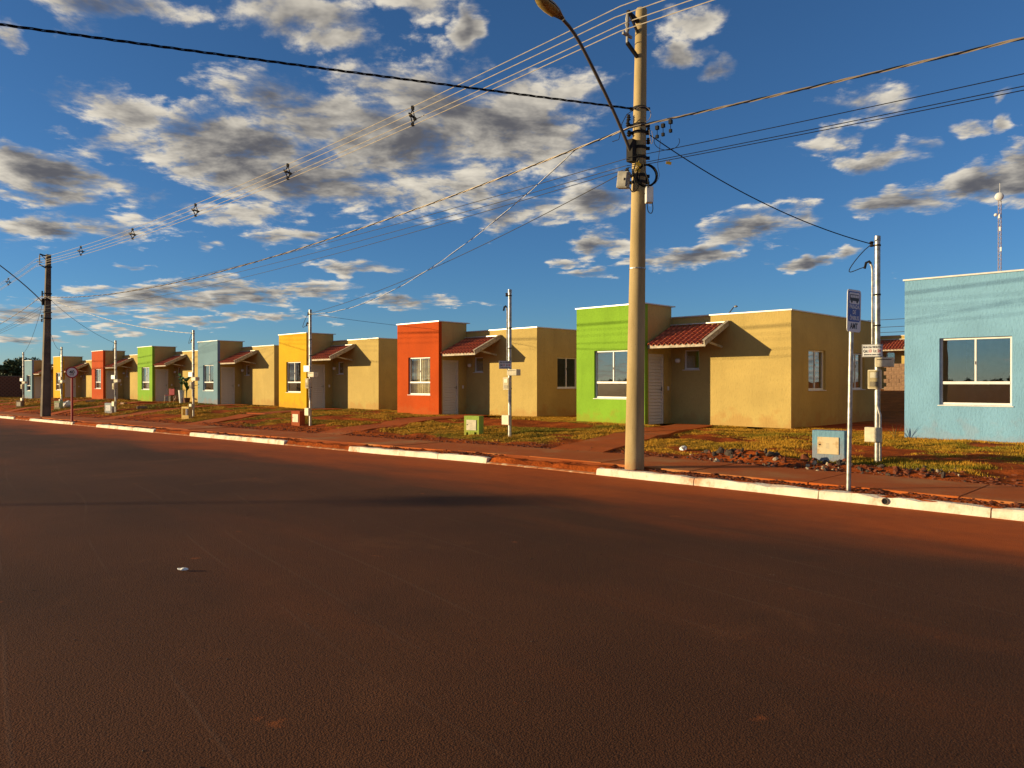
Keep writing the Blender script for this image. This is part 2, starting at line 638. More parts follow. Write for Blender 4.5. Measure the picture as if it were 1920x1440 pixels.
m, nt, b = new_mat('clear_cover')
tr = nd(nt, 'ShaderNodeBsdfTransparent')
tr.inputs['Color'].default_value = (0.9, 0.88, 0.8, 1)
df = nd(nt, 'ShaderNodeBsdfPrincipled')
df.inputs['Base Color'].default_value = (0.5, 0.45, 0.33, 1)
df.inputs['Roughness'].default_value = 0.25
mx = nd(nt, 'ShaderNodeMixShader')
mx.inputs[0].default_value = 0.22
nt.links.new(tr.outputs[0], mx.inputs[1])
nt.links.new(df.outputs[0], mx.inputs[2])
nt.links.new(mx.outputs[0], nt.nodes['Material Output'].inputs['Surface'])
M['cover'] = m

# asphalt, dusted red along the gutter
m, nt, b = new_mat('dusty_asphalt')
pos = nd(nt, 'ShaderNodeNewGeometry').outputs['Position']
sp = nd(nt, 'ShaderNodeSeparateXYZ')
nt.links.new(pos, sp.inputs[0])
n1 = noise(nt, pos, 0.22, 5.0)
n2 = noise(nt, scaled(nt, pos, (0.25, 1.0, 1.0)), 0.9, 5.0)
c = mixc(nt, smooth(nt, n1, 0.35, 0.68), (0.098, 0.036, 0.0135), (0.158, 0.056, 0.020))
c = mixc(nt, smooth(nt, n2, 0.48, 0.72, 0.0, 0.55), c, (0.215, 0.062, 0.017))
band_n = noise(nt, scaled(nt, pos, (0.05, 0.75, 1.0)), 1.1, 4.0, 0.6)
c = mixc(nt, smooth(nt, band_n, 0.42, 0.66, 0.0, 0.15), c, (0.060, 0.027, 0.013))
patch = noise(nt, pos, 0.75, 6.0, 0.65, 0.4)
c = mixc(nt, smooth(nt, patch, 0.56, 0.70, 0.0, 0.45), c, (0.22, 0.080, 0.028))
c = mixc(nt, smooth(nt, noise(nt, pos, 0.55, 3.0), 0.60, 0.70, 0.0, 0.25), c, (0.055, 0.027, 0.014))
vor = nd(nt, 'ShaderNodeTexVoronoi')
vor.inputs['Scale'].default_value = 110.0
nt.links.new(pos, vor.inputs['Vector'])
c = mixc(nt, smooth(nt, vor.outputs['Distance'], 0.05, 0.75, 0.0, 0.5), c, (0.034, 0.016, 0.008))
c = mixc(nt, smooth(nt, noise(nt, pos, 120.0, 2.0), 0.52, 0.68, 0.0, 0.6), c, (0.030, 0.013, 0.006))
speck = smooth(nt, noise(nt, pos, 170.0, 2.0), 0.60, 0.74, 0.0, 0.65)
c = mixc(nt, speck, c, (0.24, 0.15, 0.09))
edge = math_n(nt, 'ADD', sp.outputs[1], math_n(nt, 'MULTIPLY', math_n(nt, 'SUBTRACT', noise(nt, scaled(nt, pos, (0.35, 1, 1)), 0.8, 5.0), 0.5), 4.2))
dust = smooth(nt, edge, 6.6, 9.9, 0.0, 0.95)
c = mixc(nt, dust, c, mixc(nt, noise(nt, pos, 5.0, 5.0), (0.36, 0.068, 0.008), (0.56, 0.112, 0.012)))
spots = smooth(nt, noise(nt, pos, 2.6, 3.0), 0.70, 0.78, 0.0, 0.6)
c = mixc(nt, spots, c, (0.32, 0.085, 0.02))
# roller and tyre marks running obliquely along the street
drift = math_n(nt, 'MULTIPLY', noise(nt, pos, 0.12, 1.0), 1.1)
tl = math_n(nt, 'ADD', vmath(nt, 'DOT_PRODUCT', pos, (math.sin(math.radians(12)), math.cos(math.radians(12)), 0)), drift)
v1 = nd(nt, 'ShaderNodeTexVoronoi')
v1.voronoi_dimensions = '1D'
v1.feature = 'DISTANCE_TO_EDGE'
v1.inputs['Scale'].default_value = 1.5
nt.links.new(tl, v1.inputs['W'])
mark = math_n(nt, 'MULTIPLY', smooth(nt, v1.outputs['Distance'], 0.030, 0.004), smooth(nt, noise(nt, pos, 0.45, 2.0), 0.42, 0.60))
c = mixc(nt, math_n(nt, 'MULTIPLY', mark, 0.22), c, (0.16, 0.09, 0.055))
nt.links.new(c, b.inputs['Base Color'])
b.inputs['Roughness'].default_value = 0.85
b.inputs['Specular IOR Level'].default_value = 0.12
hgt = math_n(nt, 'ADD', math_n(nt, 'MULTIPLY', vor.outputs['Distance'], -0.8), math_n(nt, 'ADD', math_n(nt, 'MULTIPLY', noise(nt, pos, 60.0, 3.0, 0.7), 1.2), math_n(nt, 'MULTIPLY', mark, 0.22)))
bump(nt, b, hgt, 0.42, 0.006)
M['asphalt'] = m

# soil and turf ground; the painted-on vertex value says how much turf covers it
m, nt, b = new_mat('red_soil_and_turf')
pos = nd(nt, 'ShaderNodeNewGeometry').outputs['Position']
at = nd(nt, 'ShaderNodeAttribute')
at.attribute_name = 'tint'
cs = nd(nt, 'ShaderNodeSeparateColor')
nt.links.new(at.outputs['Color'], cs.inputs[0])
ns = noise(nt, pos, 1.3, 6.0)
soil = mixc(nt, smooth(nt, ns, 0.3, 0.7), (0.22, 0.042, 0.008), (0.50, 0.105, 0.017))
soil = mixc(nt, smooth(nt, noise(nt, pos, 16.0, 4.0), 0.45, 0.7, 0.0, 0.5), soil, (0.12, 0.028, 0.008))
turf = mixc(nt, smooth(nt, noise(nt, pos, 0.9, 5.0), 0.38, 0.62), (0.32, 0.16, 0.018), (0.13, 0.12, 0.010))
turf = mixc(nt, smooth(nt, noise(nt, pos, 22.0, 3.0), 0.40, 0.65, 0.0, 0.6), turf, (0.10, 0.045, 0.008))
nt.links.new(mixc(nt, cs.outputs[0], soil, turf), b.inputs['Base Color'])
b.inputs['Roughness'].default_value = 0.95
b.inputs['Specular IOR Level'].default_value = 0.05
bump(nt, b, noise(nt, pos, 14.0, 6.0, 0.7), 0.7, 0.05)
M['ground'] = m

# grass blades coloured by a per-blade value
m, nt, b = new_mat('grass_blades')
at = nd(nt, 'ShaderNodeAttribute')
at.attribute_name = 'tint'
nt.links.new(at.outputs['Color'], b.inputs['Base Color'])
b.inputs['Roughness'].default_value = 0.7
b.inputs['Specular IOR Level'].default_value = 0.15
M['grass'] = m


def worn(name, base, stain, lo, hi, amount, scale=1.2, rough=0.85, bmp=0.4, bscale=35.0):
    m, nt, b = new_mat(name)
    pos = nd(nt, 'ShaderNodeNewGeometry').outputs['Position']
    n = noise(nt, pos, scale, 6.0, 0.62)
    c = mixc(nt, noise(nt, pos, 9.0, 4.0), tuple(x * 0.85 for x in base), tuple(min(1, x * 1.1) for x in base))
    c = mixc(nt, smooth(nt, n, lo, hi, 0.0, amount), c, mixc(nt, noise(nt, pos, 4.0, 4.0), tuple(x * 0.7 for x in stain), stain))
    nt.links.new(c, b.inputs['Base Color'])
    b.inputs['Roughness'].default_value = rough
    b.inputs['Specular IOR Level'].default_value = 0.12
    bump(nt, b, noise(nt, pos, bscale, 5.0), bmp, 0.012)
    return m


M['sidewalk'] = worn('mud_stained_concrete', (0.44, 0.20, 0.07), (0.50, 0.105, 0.015), 0.26, 0.55, 0.93, 0.7)
M['path'] = worn('mud_covered_concrete', (0.42, 0.17, 0.06), (0.50, 0.100, 0.014), 0.20, 0.50, 0.96, 0.8)
M['kerb_low'] = worn('muddy_flush_kerb', (0.62, 0.48, 0.30), (0.44, 0.15, 0.055), 0.36, 0.52, 0.95, 3.0)
m, nt, b = new_mat('whitewashed_kerb')
pos = nd(nt, 'ShaderNodeNewGeometry').outputs['Position']
n = noise(nt, scaled(nt, pos, (7.0, 3.0, 1.5)), 4.0, 6.0, 0.7)
c = mixc(nt, smooth(nt, noise(nt, pos, 3.0, 5.0), 0.3, 0.7), (0.66, 0.56, 0.42), (0.80, 0.72, 0.58))
c = mixc(nt, smooth(nt, n, 0.58, 0.70, 0.0, 0.55), c, (0.30, 0.17, 0.08))
c = mixc(nt, smooth(nt, noise(nt, pos, 1.1, 6.0, 0.7), 0.50, 0.66, 0.0, 0.80), c, (0.48, 0.20, 0.075))
sp = nd(nt, 'ShaderNodeSeparateXYZ')
nt.links.new(pos, sp.inputs[0])
nt.links.new(c, b.inputs['Base Color'])
b.inputs['Roughness'].default_value = 0.8
b.inputs['Specular IOR Level'].default_value = 0.15
bump(nt, b, noise(nt, pos, 22.0, 6.0), 0.35, 0.02)
M['kerb'] = m

m, nt, b = new_mat('spun_concrete')
t = nd(nt, 'ShaderNodeTexCoord').outputs['Object']
sp = nd(nt, 'ShaderNodeSeparateXYZ')
nt.links.new(t, sp.inputs[0])
c = mixc(nt, smooth(nt, noise(nt, scaled(nt, t, (3, 3, 0.5)), 2.0, 5.0), 0.3, 0.7), (0.34, 0.25, 0.115), (0.46, 0.345, 0.17))
c = mixc(nt, smooth(nt, noise(nt, t, 60.0, 2.0), 0.62, 0.72, 0.0, 0.6), c, (0.16, 0.12, 0.08))
rd = math_n(nt, 'SUBTRACT', sp.outputs[2], math_n(nt, 'MULTIPLY', noise(nt, t, 6.0, 5.0), 0.5))
c = mixc(nt, smooth(nt, rd, 0.30, -0.15, 0.0, 0.9), c, (0.42, 0.15, 0.05))
nt.links.new(c, b.inputs['Base Color'])
b.inputs['Roughness'].default_value = 0.85
b.inputs['Specular IOR Level'].default_value = 0.15
bump(nt, b, noise(nt, t, 70.0, 3.0), 0.3, 0.008)
M['concrete'] = m
M['old_concrete'] = plain('dark_old_concrete', (0.14, 0.11, 0.08), 0.9, 0, 0.3, 2.0, 0.3, 30)

# ------------------------------------------------------------------ ground, road, kerb, pavement
KERB_Y, WALK_Y0, WALK_Y1, FRONT_Y = 10.0, 10.55, 12.05, 18.73
HOUSES = [  # name colour, column of the front-left corner in the photo, label
    ('blue_grey', 46, 'small dusty blue fronted house at the far end of the row, beside the brick wall'),
    ('yellow', 100, 'distant yellow fronted house partly behind the speed limit sign'),
    ('orange', 172, 'farther of the two orange fronted houses, between a yellow and a green one'),
    ('green', 258, 'farther green fronted house with potted plants and a chair by its door'),
    ('blue_grey', 371, 'dusty blue fronted house between the farther green and nearer yellow houses'),
    ('yellow', 523, 'nearer bright yellow fronted house next to the nearer orange house'),
    ('orange', 745, 'nearer orange fronted house with striped curtains in its front window'),
    ('green', 1081, 'nearer lime green fronted house behind the round concrete pole'),
    ('blue', 1696, 'pale blue fronted house cut off by the edge of the photo'),
]
HX = [x_at(px, FRONT_Y) for _, px, _ in HOUSES]
HZ = [float(zbase(x)) for x in HX]
PATHS = [(x + 3.75, x + 5.55) for x in HX]      # (x at the house, x at the pavement): walk centre lines


def path_mask(X, Y):
    m = np.zeros_like(X)
    for xa, xb in PATHS:
        s = np.clip((Y - 12.0) / 7.6, 0, 1)
        cx = xb + (xa - xb) * s
        m = np.maximum(m, (np.abs(X - cx) < 0.78 - 0.1 * s) & (Y < 20.1))
    return m


def height(X, Y):
    r, bse = zr(X), zbase(X)
    s = np.clip((Y - WALK_Y1) / (18.0 - WALK_Y1), 0, 1)
    t = 1 - (1 - s) ** 1.7
    lawn = (r + 0.12) * (1 - t) + bse * t
    lumps = (fbm(X * 0.9, Y * 0.9, 3) - 0.5) * 0.13 + (fbm(X * 3.2, Y * 3.2, 8) - 0.5) * 0.085
    mound = 0.17 * np.exp(-((X + 6.5) / 0.75) ** 2 - ((Y - 12.75) / 0.33) ** 2) + 0.07 * np.exp(-((X + 4.6) / 1.1) ** 2 - ((Y - 12.5) / 0.28) ** 2)
    lumps = lumps + mound * (0.6 + 0.9 * fbm(X * 6, Y * 6, 17))
    near = np.clip((Y - WALK_Y1) / 0.6, 0, 1) * np.clip((18.6 - Y) / 0.8, 0, 1)
    lawn = lawn + lumps * near
    z = np.where(Y < KERB_Y + 0.1, r - 0.06, lawn)
    strip = r + 0.085 + (fbm(X * 5, Y * 9, 21) - 0.35) * 0.10
    z = np.where((Y >= KERB_Y + 0.1) & (Y < WALK_Y0 + 0.02), strip, z)
    z = np.where((Y >= WALK_Y0 + 0.02) & (Y < WALK_Y1 - 0.08), r + 0.02, z)
    bank = np.clip((Y - 28) / 8, 0, 1)
    bank = bank * bank * (3 - 2 * bank)
    z = z + bank * 0.85 * np.clip((X + 80) / 30, 0, 1)
    # a wooded rise on the other side of the street, far off
    return z


def axis(segs):
    out = []
    for a, b, st in segs:
        out.append(np.arange(a, b, st))
    return np.concatenate(out)


gx = axis([(-3000, -400, 200), (-400, -120, 20), (-120, -60, 1.0), (-60, -24, 0.3), (-24, 1, 0.12), (1, 30, 1.5), (30, 400, 30), (400, 3001, 200)])
gy = axis([(-3000, -300, 200), (-300, -20, 20), (-20, 9.9, 3), (9.9, 10.1, 0.1), (10.1, 10.6, 0.05), (10.6, 12.0, 0.3), (12.0, 19.0, 0.12), (19.0, 40, 0.8), (40, 400, 24), (400, 3001, 200)])
GX, GY = np.meshgrid(gx, gy, indexing='ij')
GZ = height(GX, GY)


def turf_cover(X, Y):
    edge = 12.05 + 1.05 * fbm(X * 0.9, X * 0 + 3.3, 31) + 0.25 * vnoise(X * 5, Y * 5, 35)
    a = np.clip((Y - edge) / 0.25, 0, 1) * np.clip((21.5 - Y) / 1.0, 0, 1)
    bare = fbm(X * 0.55 + 9, Y * 0.9, 41)
    a = a * np.clip((0.56 - bare) / 0.08, 0, 1)
    a = a * np.clip((X + 100) / 8, 0, 1)
    a = a * (1 - path_mask(X, Y))
    a = a * (1 - np.clip(1.6 * np.exp(-((X + 6.4) / 0.9) ** 2 - ((Y - 12.7) / 0.4) ** 2) + 1.5 * np.exp(-((X + 4.6) / 1.2) ** 2 - ((Y - 12.4) / 0.35) ** 2), 0, 1))
    return a


cover = turf_cover(GX, GY)
cover = np.where((GY > 24) | (GY < -14), 0.35, cover)
cols = np.stack([cover, cover, cover, np.ones_like(cover)], -1).reshape(-1, 4)
nx, ny = len(gx), len(gy)
ii = np.arange(nx * ny).reshape(nx, ny)
faces = np.stack([ii[:-1, :-1], ii[1:, :-1], ii[1:, 1:], ii[:-1, 1:]], -1).reshape(-1, 4)
me = mesh_np('ground', np.stack([GX, GY, GZ], -1).reshape(-1, 3), faces, M['ground'], cols, True)
tag(link_mesh('ground', me), kind='structure')

rx = axis([(-400, -100, 20), (-100, 10, 1.0), (10, 301, 10)])
ry = axis([(-13.0, 10.01, 0.5)])
RX, RY = np.meshgrid(rx, ry, indexing='ij')
RZ = zr(RX) + 0.0 * RY
ii = np.arange(RX.size).reshape(RX.shape)
faces = np.stack([ii[:-1, :-1], ii[1:, :-1], ii[1:, 1:], ii[:-1, 1:]], -1).reshape(-1, 4)
tag(link_mesh('road', mesh_np('road', np.stack([RX, RY, RZ], -1).reshape(-1, 3), faces, M['asphalt'], None, True)), kind='structure')

kerb = tag(empty('kerb', (0, KERB_Y, 0)), kind='structure')


def kerb_piece(xa, xb, high):
    prof = [(0.0, -0.15), (0.0, 0.005), (0.012, 0.092), (0.03, 0.114), (0.14, 0.117), (0.14, -0.15)] if high else \
           [(-0.01, -0.15), (0.0, 0.012), (0.05, 0.028), (0.15, 0.034), (0.15, -0.15)]
    n = max(2, int(abs(xb - xa) / 0.22) + 1)
    vs, fs, k = [], [], len(prof)
    for i in range(n):
        x = xa + (xb - xa) * i / (n - 1)
        z = float(zr(x))
        for (y, h) in prof:
            j = ((random.random() - 0.5) * 0.014 - (0.028 if random.random() < 0.07 else 0)) if (high and h > 0.05) else 0
            top = h + j
            if high and i in (0, n - 1) and h > 0.05:
                top = h - random.uniform(0.004, 0.02)
            vs.append((x, y + (random.random() - 0.5) * 0.006, z + top))
    for i in range(n - 1):
        for a in range(k):
            a2 = (a + 1) % k
            fs.append((i * k + a, i * k + a2, (i + 1) * k + a2, (i + 1) * k + a))
    fs.append(tuple(range(k)))
    fs.append(tuple((n - 1) * k + a for a in range(k - 1, -1, -1)))
    mb = MB()
    mb.add(vs, fs)
    return mb.build('kerb_stone', M['kerb'] if high else M['kerb_low'], kerb)


def kx(px):
    return x_at(px, KERB_Y)


HIGH_PX = [(0, 25), (55, 135), (180, 287), (355, 532), (653, 912), (1117, 1920)]
JOINTS = {(55, 135): [92, 112], (180, 287): [248], (355, 532): [405, 452], (653, 912): [820], (1117, 1920): [1300, 1534, 1858]}
highs = []
for a, b_ in HIGH_PX:
    pts = [a] + JOINTS.get((a, b_), []) + [b_]
    xs = [kx(p) for p in pts]
    if b_ == 1920:
        xs[-1] = 4.0
        xs += [7.0, 10.0]
    for p, q_ in zip(xs[:-1], xs[1:]):
        kerb_piece(p + 0.008, q_ - 0.008, True)
    highs.append((xs[0], xs[-1]))
x = kx(0) - 0.02
while x > -100:                               # farther along, out of the frame
    kerb_piece(x - 2.98, x, True)
    highs.insert(0, (x - 3, x))
    x -= 3.0 if int(-x) % 2 else 5.5
lows = []
hs = sorted(highs)
for (a0, a1), (b0, b1) in zip(hs[:-1], hs[1:]):
    if b0 - a1 > 0.4:
        lows.append((a1, b0))
for a, b_ in lows:
    n = max(1, round((b_ - a) / 1.6))
    for k in range(n):
        kerb_piece(a + (b_ - a) * k / n + 0.006, a + (b_ - a) * (k + 1) / n - 0.006, False)
# pipe mouth in the kerb
px_ = x_at(1660, KERB_Y)
mb = MB()
for k in range(16):
    a0, a1 = 2 * math.pi * k / 16, 2 * math.pi * (k + 1) / 16
    for ro, ri, y0, y1 in ((0.042, 0.034, -0.012, 0.05),):
        vs = []
        for yy in (y0, y1):
            for r_ in (ro, ri):
                for a in (a0, a1):
                    vs.append((r_ * math.cos(a), yy, r_ * math.sin(a)))
        mb.add(vs, [(0, 1, 3, 2), (4, 6, 7, 5), (0, 4, 5, 1), (2, 3, 7, 6)])
mb.add([(0.034 * math.cos(2 * math.pi * k / 16), 0.001, 0.034 * math.sin(2 * math.pi * k / 16)) for k in range(16)], [tuple(range(16))], 1)  # black disc stands in for the darkness inside the pipe
mb.build('drain_pipe', [M['old_concrete'], M['black_cable']], kerb, loc=(px_, 0, 0.062))

walk = tag(empty('sidewalk', (0, 0, 0)), kind='structure')
x = -100.0
while x < 12:
    L = random.uniform(1.7, 2.3)
    xa, xb = x + 0.006, x + L - 0.006
    dz0 = random.uniform(-0.008, 0.008)
    za, zb = float(zr(xa)) + 0.135 + dz0, float(zr(xb)) + 0.135 + dz0
    y0, y1 = WALK_Y0 + random.uniform(-0.01, 0.01), WALK_Y1
    vs = [(xa, y0, za), (xb, y0, zb), (xb, y1, zb + 0.01), (xa, y1, za + 0.01),
          (xa, y0, za - 0.14), (xb, y0, zb - 0.14), (xb, y1, zb - 0.14), (xa, y1, za - 0.14)]
    mb = MB().add(vs, [(0, 1, 2, 3), (7, 6, 5, 4), (4, 5, 1, 0), (5, 6, 2, 1), (6, 7, 3, 2), (7, 4, 0, 3)])
    mb.build('paving_slab', M['sidewalk'], walk, bevel=0.012)
    x += L
for a, b_ in lows:
    mb = MB()
    za, zb = float(zr(a)), float(zr(b_))
    y0, y1 = KERB_Y + 0.153, WALK_Y0 - 0.012
    vs = [(a, y0, za + 0.036), (b_, y0, zb + 0.036), (b_, y1, zb + 0.137), (a, y1, za + 0.137),
          (a, y0, za - 0.1), (b_, y0, zb - 0.1), (b_, y1, zb - 0.1), (a, y1, za - 0.1)]
    mb.add(vs, [(0, 1, 2, 3), (7, 6, 5, 4), (4, 5, 1, 0), (5, 6, 2, 1), (6, 7, 3, 2), (7, 4, 0, 3)])
    mb.build('ramp_slab', M['path'], walk, bevel=0.01)

for (xa, xb), X0 in zip(PATHS, HX):
    mb = MB()
    n = 12
    vs, fs = [], []
    for i in range(n + 1):
        s = i / n
        y = WALK_Y1 + 0.02 + s * 7.6
        cx = xb + (xa - xb) * s
        w = 0.66 - 0.06 * s
        for sx in (-1, 1):
            xx = cx + sx * w + random.uniform(-0.05, 0.05)
            zz_ = float(height(np.array([cx]), np.array([y]))[0]) + 0.03
            if i == 0:
                zz_ = float(zr(cx)) + 0.138
            vs += [(xx, y, zz_), (xx, y, zz_ - 0.2)]
    for i in range(n):
        a, b_ = i * 4, (i + 1) * 4
        fs += [(a, a + 2, b_ + 2, b_), (a + 1, b_ + 1, b_ + 3, a + 3), (a, b_, b_ + 1, a + 1), (a + 2, a + 3, b_ + 3, b_ + 2)]
    fs += [(0, 1, 3, 2), (n * 4, n * 4 + 2, n * 4 + 3, n * 4 + 1)]
    mb.add(vs, fs)
    tag(mb.build('path', M['path']), kind='structure')

# ------------------------------------------------------------------ turf
def blades(n, x0, x1, y0, y1, hmin, hmax, wid, dens_pow=1.0):
    X = rng.uniform(x0, x1, n)
    Y = rng.uniform(y0, y1, n)
    keep = rng.random(n) < turf_cover(X, Y) * (0.5 + 0.5 * np.clip((fbm(X * 2.2, Y * 2.2, 55) - 0.30) / 0.3, 0, 1))
    return X[keep], Y[keep], hmin, hmax, wid


sets = [blades(520000, -17, 2.5, 12.0, 21.0, 0.012, 0.042, 0.010),
        blades(330000, -36, -17, 12.0, 21.0, 0.015, 0.045, 0.018),
        blades(130000, -62, -36, 12.0, 21.0, 0.025, 0.06, 0.030),
        blades(60000, -98, -62, 12.0, 21.0, 0.03, 0.07, 0.05)]
V, Fc, Cc = [], [], []
base_i = 0
for X, Y, h0, h1, w in sets:
    # keep clear of the house footprints
    n = len(X)
    ok = np.ones(n, bool)
    for hx in HX:
        ok &= ~((X > hx - 0.02) & (X < hx + 2.64) & (Y > FRONT_Y - 0.02))
        ok &= ~((X > hx - 0.02) & (X < hx + 6.45) & (Y > FRONT_Y + 1.40))
    X, Y = X[ok], Y[ok]
    n = len(X)
    Z = height(X, Y) - 0.004
    tall = fbm(X * 0.8 + 5, Y * 0.8, 61)
    H = rng.uniform(h0, h1, n) * (0.6 + 1.1 * np.clip((tall - 0.35) / 0.3, 0, 1))
    ang = rng.uniform(0, 2 * math.pi, n)
    lean = rng.uniform(0.0, 0.9, n) * H
    la = rng.uniform(0, 2 * math.pi, n)
    dx, dy = np.cos(ang) * w * 0.5, np.sin(ang) * w * 0.5
    p0 = np.stack([X - dx, Y - dy, Z], -1)
    p1 = np.stack([X + dx, Y + dy, Z], -1)
    p2 = np.stack([X + np.cos(la) * lean, Y + np.sin(la) * lean, Z + H], -1)
    vv = np.stack([p0, p1, p2], 1).reshape(-1, 3)
    V.append(vv)
    Fc.append(np.arange(n * 3).reshape(n, 3) + base_i)
    base_i += n * 3
    dry = np.clip((fbm(X * 0.5 + 2, Y * 0.7, 71) - 0.30) / 0.24, 0, 1)
    dry = np.clip(dry + rng.normal(0, 0.22, n) + 0.25 * np.clip((14.2 - Y) / 1.5, 0, 1), 0, 1)[:, None]
    gcol = np.array([0.155, 0.145, 0.011]) * (1 - dry) + np.array([0.52, 0.26, 0.022]) * dry
    gcol = gcol * rng.uniform(0.7, 1.25, (n, 1))
    gc = np.concatenate([gcol, np.ones((n, 1))], 1)
    Cc.append(np.repeat(gc, 3, 0))
me = mesh_np('lawn_grass', np.concatenate(V), np.concatenate(Fc), M['grass'], np.concatenate(Cc))
tag(link_mesh('lawn_grass', me), 'short patchy green and straw coloured turf in front of the houses', 'grass', kind='stuff')

# ------------------------------------------------------------------ houses
def panel(mb, org, ux, uz, nrm, w, h, th, holes=(), mi=0):
    """wall panel: face at org spanned by ux (w) and uz (h); thickness goes along -nrm; holes = (u0,u1,v0,v1)"""
    org, ux, uz, nrm = map(Vector, (org, ux, uz, nrm))
    us = sorted({0, w} | {round(v, 5) for hl in holes for v in hl[:2]})
    vs_ = sorted({0, h} | {round(v, 5) for hl in holes for v in hl[2:]})
    idx = {}
    V_, F_ = [], []

    def vert(i, j, k):
        if (i, j, k) not in idx:
            idx[(i, j, k)] = len(V_)
            V_.append(org + ux * us[i] + uz * vs_[j] - nrm * (th if k else 0))
        return idx[(i, j, k)]

    def solid(i, j):
        if i < 0 or j < 0 or i >= len(us) - 1 or j >= len(vs_) - 1:
            return False
        cu, cv = (us[i] + us[i + 1]) / 2, (vs_[j] + vs_[j + 1]) / 2
        return not any(a < cu < b_ and c_ < cv < d_ for a, b_, c_, d_ in holes)
    for i in range(len(us) - 1):
        for j in range(len(vs_) - 1):
            if not solid(i, j):
                continue
            F_.append([vert(i, j, 0), vert(i + 1, j, 0), vert(i + 1, j + 1, 0), vert(i, j + 1, 0)])
            F_.append([vert(i, j, 1), vert(i, j + 1, 1), vert(i + 1, j + 1, 1), vert(i + 1, j, 1)])
            if not solid(i - 1, j):
                F_.append([vert(i, j, 0), vert(i, j + 1, 0), vert(i, j + 1, 1), vert(i, j, 1)])
            if not solid(i + 1, j):
                F_.append([vert(i + 1, j, 0), vert(i + 1, j, 1), vert(i + 1, j + 1, 1), vert(i + 1, j + 1, 0)])
            if not solid(i, j - 1):
                F_.append([vert(i, j, 0), vert(i, j, 1), vert(i + 1, j, 1), vert(i + 1, j, 0)])
            if not solid(i, j + 1):
                F_.append([vert(i, j + 1, 0), vert(i + 1, j + 1, 0), vert(i + 1, j + 1, 1), vert(i, j + 1, 1)])
    mb.add(V_, F_, mi)


TW, TD, TH, MW, MD, MH, TK, FD = 2.62, 1.42, 3.59, 6.43, 7.8, 3.24, 0.15, 0.45
XA, ZA, YA = Vector((1, 0, 0)), Vector((0, 0, 1)), Vector((0, 1, 0))


def make_window(parent, loc, rz, w, h, kind, recess=0.07):
    """local x along the wall, z up, -y outward; origin bottom-left corner of the opening on the wall face"""
    fb, fdp = 0.045, 0.05
    mb = MB()
    y0, y1 = recess, recess + fdp
    mb.box(0.001, fb, y0, y1, 0.001, h - 0.001).box(w - fb, w - 0.001, y0, y1, 0.001, h - 0.001)
    mb.box(fb, w - fb, y0 + 0.001, y1 - 0.001, 0.002, fb + 0.01).box(fb, w - fb, y0 + 0.001, y1 - 0.001, h - fb, h - 0.002)
    panes = []
    if kind == 'front':
        tz = 0.49
        mb.box(fb, w - fb, y0 - 0.008, y1 - 0.002, tz - 0.03, tz + 0.03)
        mid = w * 0.5
        mb.box(mid - 0.018, mid + 0.018, y0 + 0.004, y1 - 0.004, tz + 0.03, h - fb)
        panes = [(fb, mid - 0.018, tz + 0.03, h - fb), (mid + 0.018, w - fb, tz + 0.03, h - fb), (fb, w - fb, fb + 0.01, tz - 0.03)]
    elif kind == 'side':
        mid = w * 0.5
        mb.box(mid - 0.02, mid + 0.02, y0 + 0.004, y1 - 0.004, fb + 0.01, h - fb)
        panes = [(fb, mid - 0.02, fb + 0.01, h - fb), (mid + 0.02, w - fb, fb + 0.01, h - fb)]
    else:
        panes = [(fb, w - fb, fb + 0.01, h - fb)]
    o = mb.build('window', M['white'], parent, loc=loc, rot=(0, 0, rz))
    for k, (a, b_, c_, d_) in enumerate(panes):
        yy = y0 + 0.02 + (0.008 if k % 2 else 0)
        MB().box(a, b_, yy, yy + 0.005, c_, d_).build('pane', M['glass'], o)
    MB().prism([(-0.025, -0.02), (-0.025, -0.006), (recess - 0.001, 0.012), (recess - 0.001, -0.02)], -0.03, w + 0.03).build('sill', M['white'], o)
    if kind != 'small':
        MB().box(w * 0.5 - 0.006, w * 0.5 + 0.006, y0 - 0.006, y0 + 0.003, h * 0.6, h * 0.6 + 0.07).build('latch', M['dark_metal'], o)
    return o


# one roof tile (Roman profile), local x across, y up the slope, z normal
TWID, TLEN = 0.176, 0.42
mb = MB()
prof = [(0.118 * k / 5, 0.062 * math.sin(math.pi * k / 5)) for k in range(6)] + [(0.145, -0.012), (0.178, 0.0)]
k = len(prof)
vs = []
for yy, sc_ in ((0.0, 1.0), (TLEN, 0.94)):
    for (a, b_) in prof:
        vs.append((a, yy, b_ * sc_))
    for (a, b_) in prof:
        vs.append((a, yy, b_ * sc_ - 0.020))
fs = []
for i in range(k - 1):
    fs += [(i, i + 1, 2 * k + i + 1, 2 * k + i), (k + i, 3 * k + i, 3 * k + i + 1, k + i + 1), (i, k + i, k + i + 1, i + 1), (2 * k + i, 2 * k + i + 1, 3 * k + i + 1, 3 * k + i)]
fs += [(0, 2 * k, 3 * k, k), (k - 1, 2 * k - 1, 4 * k - 1, 3 * k - 1)]
mb.add(vs, fs)
TILE = mb.mesh('tile', M['tile'])

# one louvre slat of the door, local y across the door leaf
SLAT = MB().add([(-0.010, 0, 0.045), (0.022, 0, -0.040), (0.014, 0, -0.044), (-0.018, 0, 0.040),
                 (-0.010, 0.66, 0.045), (0.022, 0.66, -0.040), (0.014, 0.66, -0.044), (-0.018, 0.66, 0.040)],
                [(0, 1, 5, 4), (1, 2, 6, 5), (2, 3, 7, 6), (3, 0, 4, 7), (0, 3, 2, 1), (4, 5, 6, 7)]).mesh('slat', M['door'])


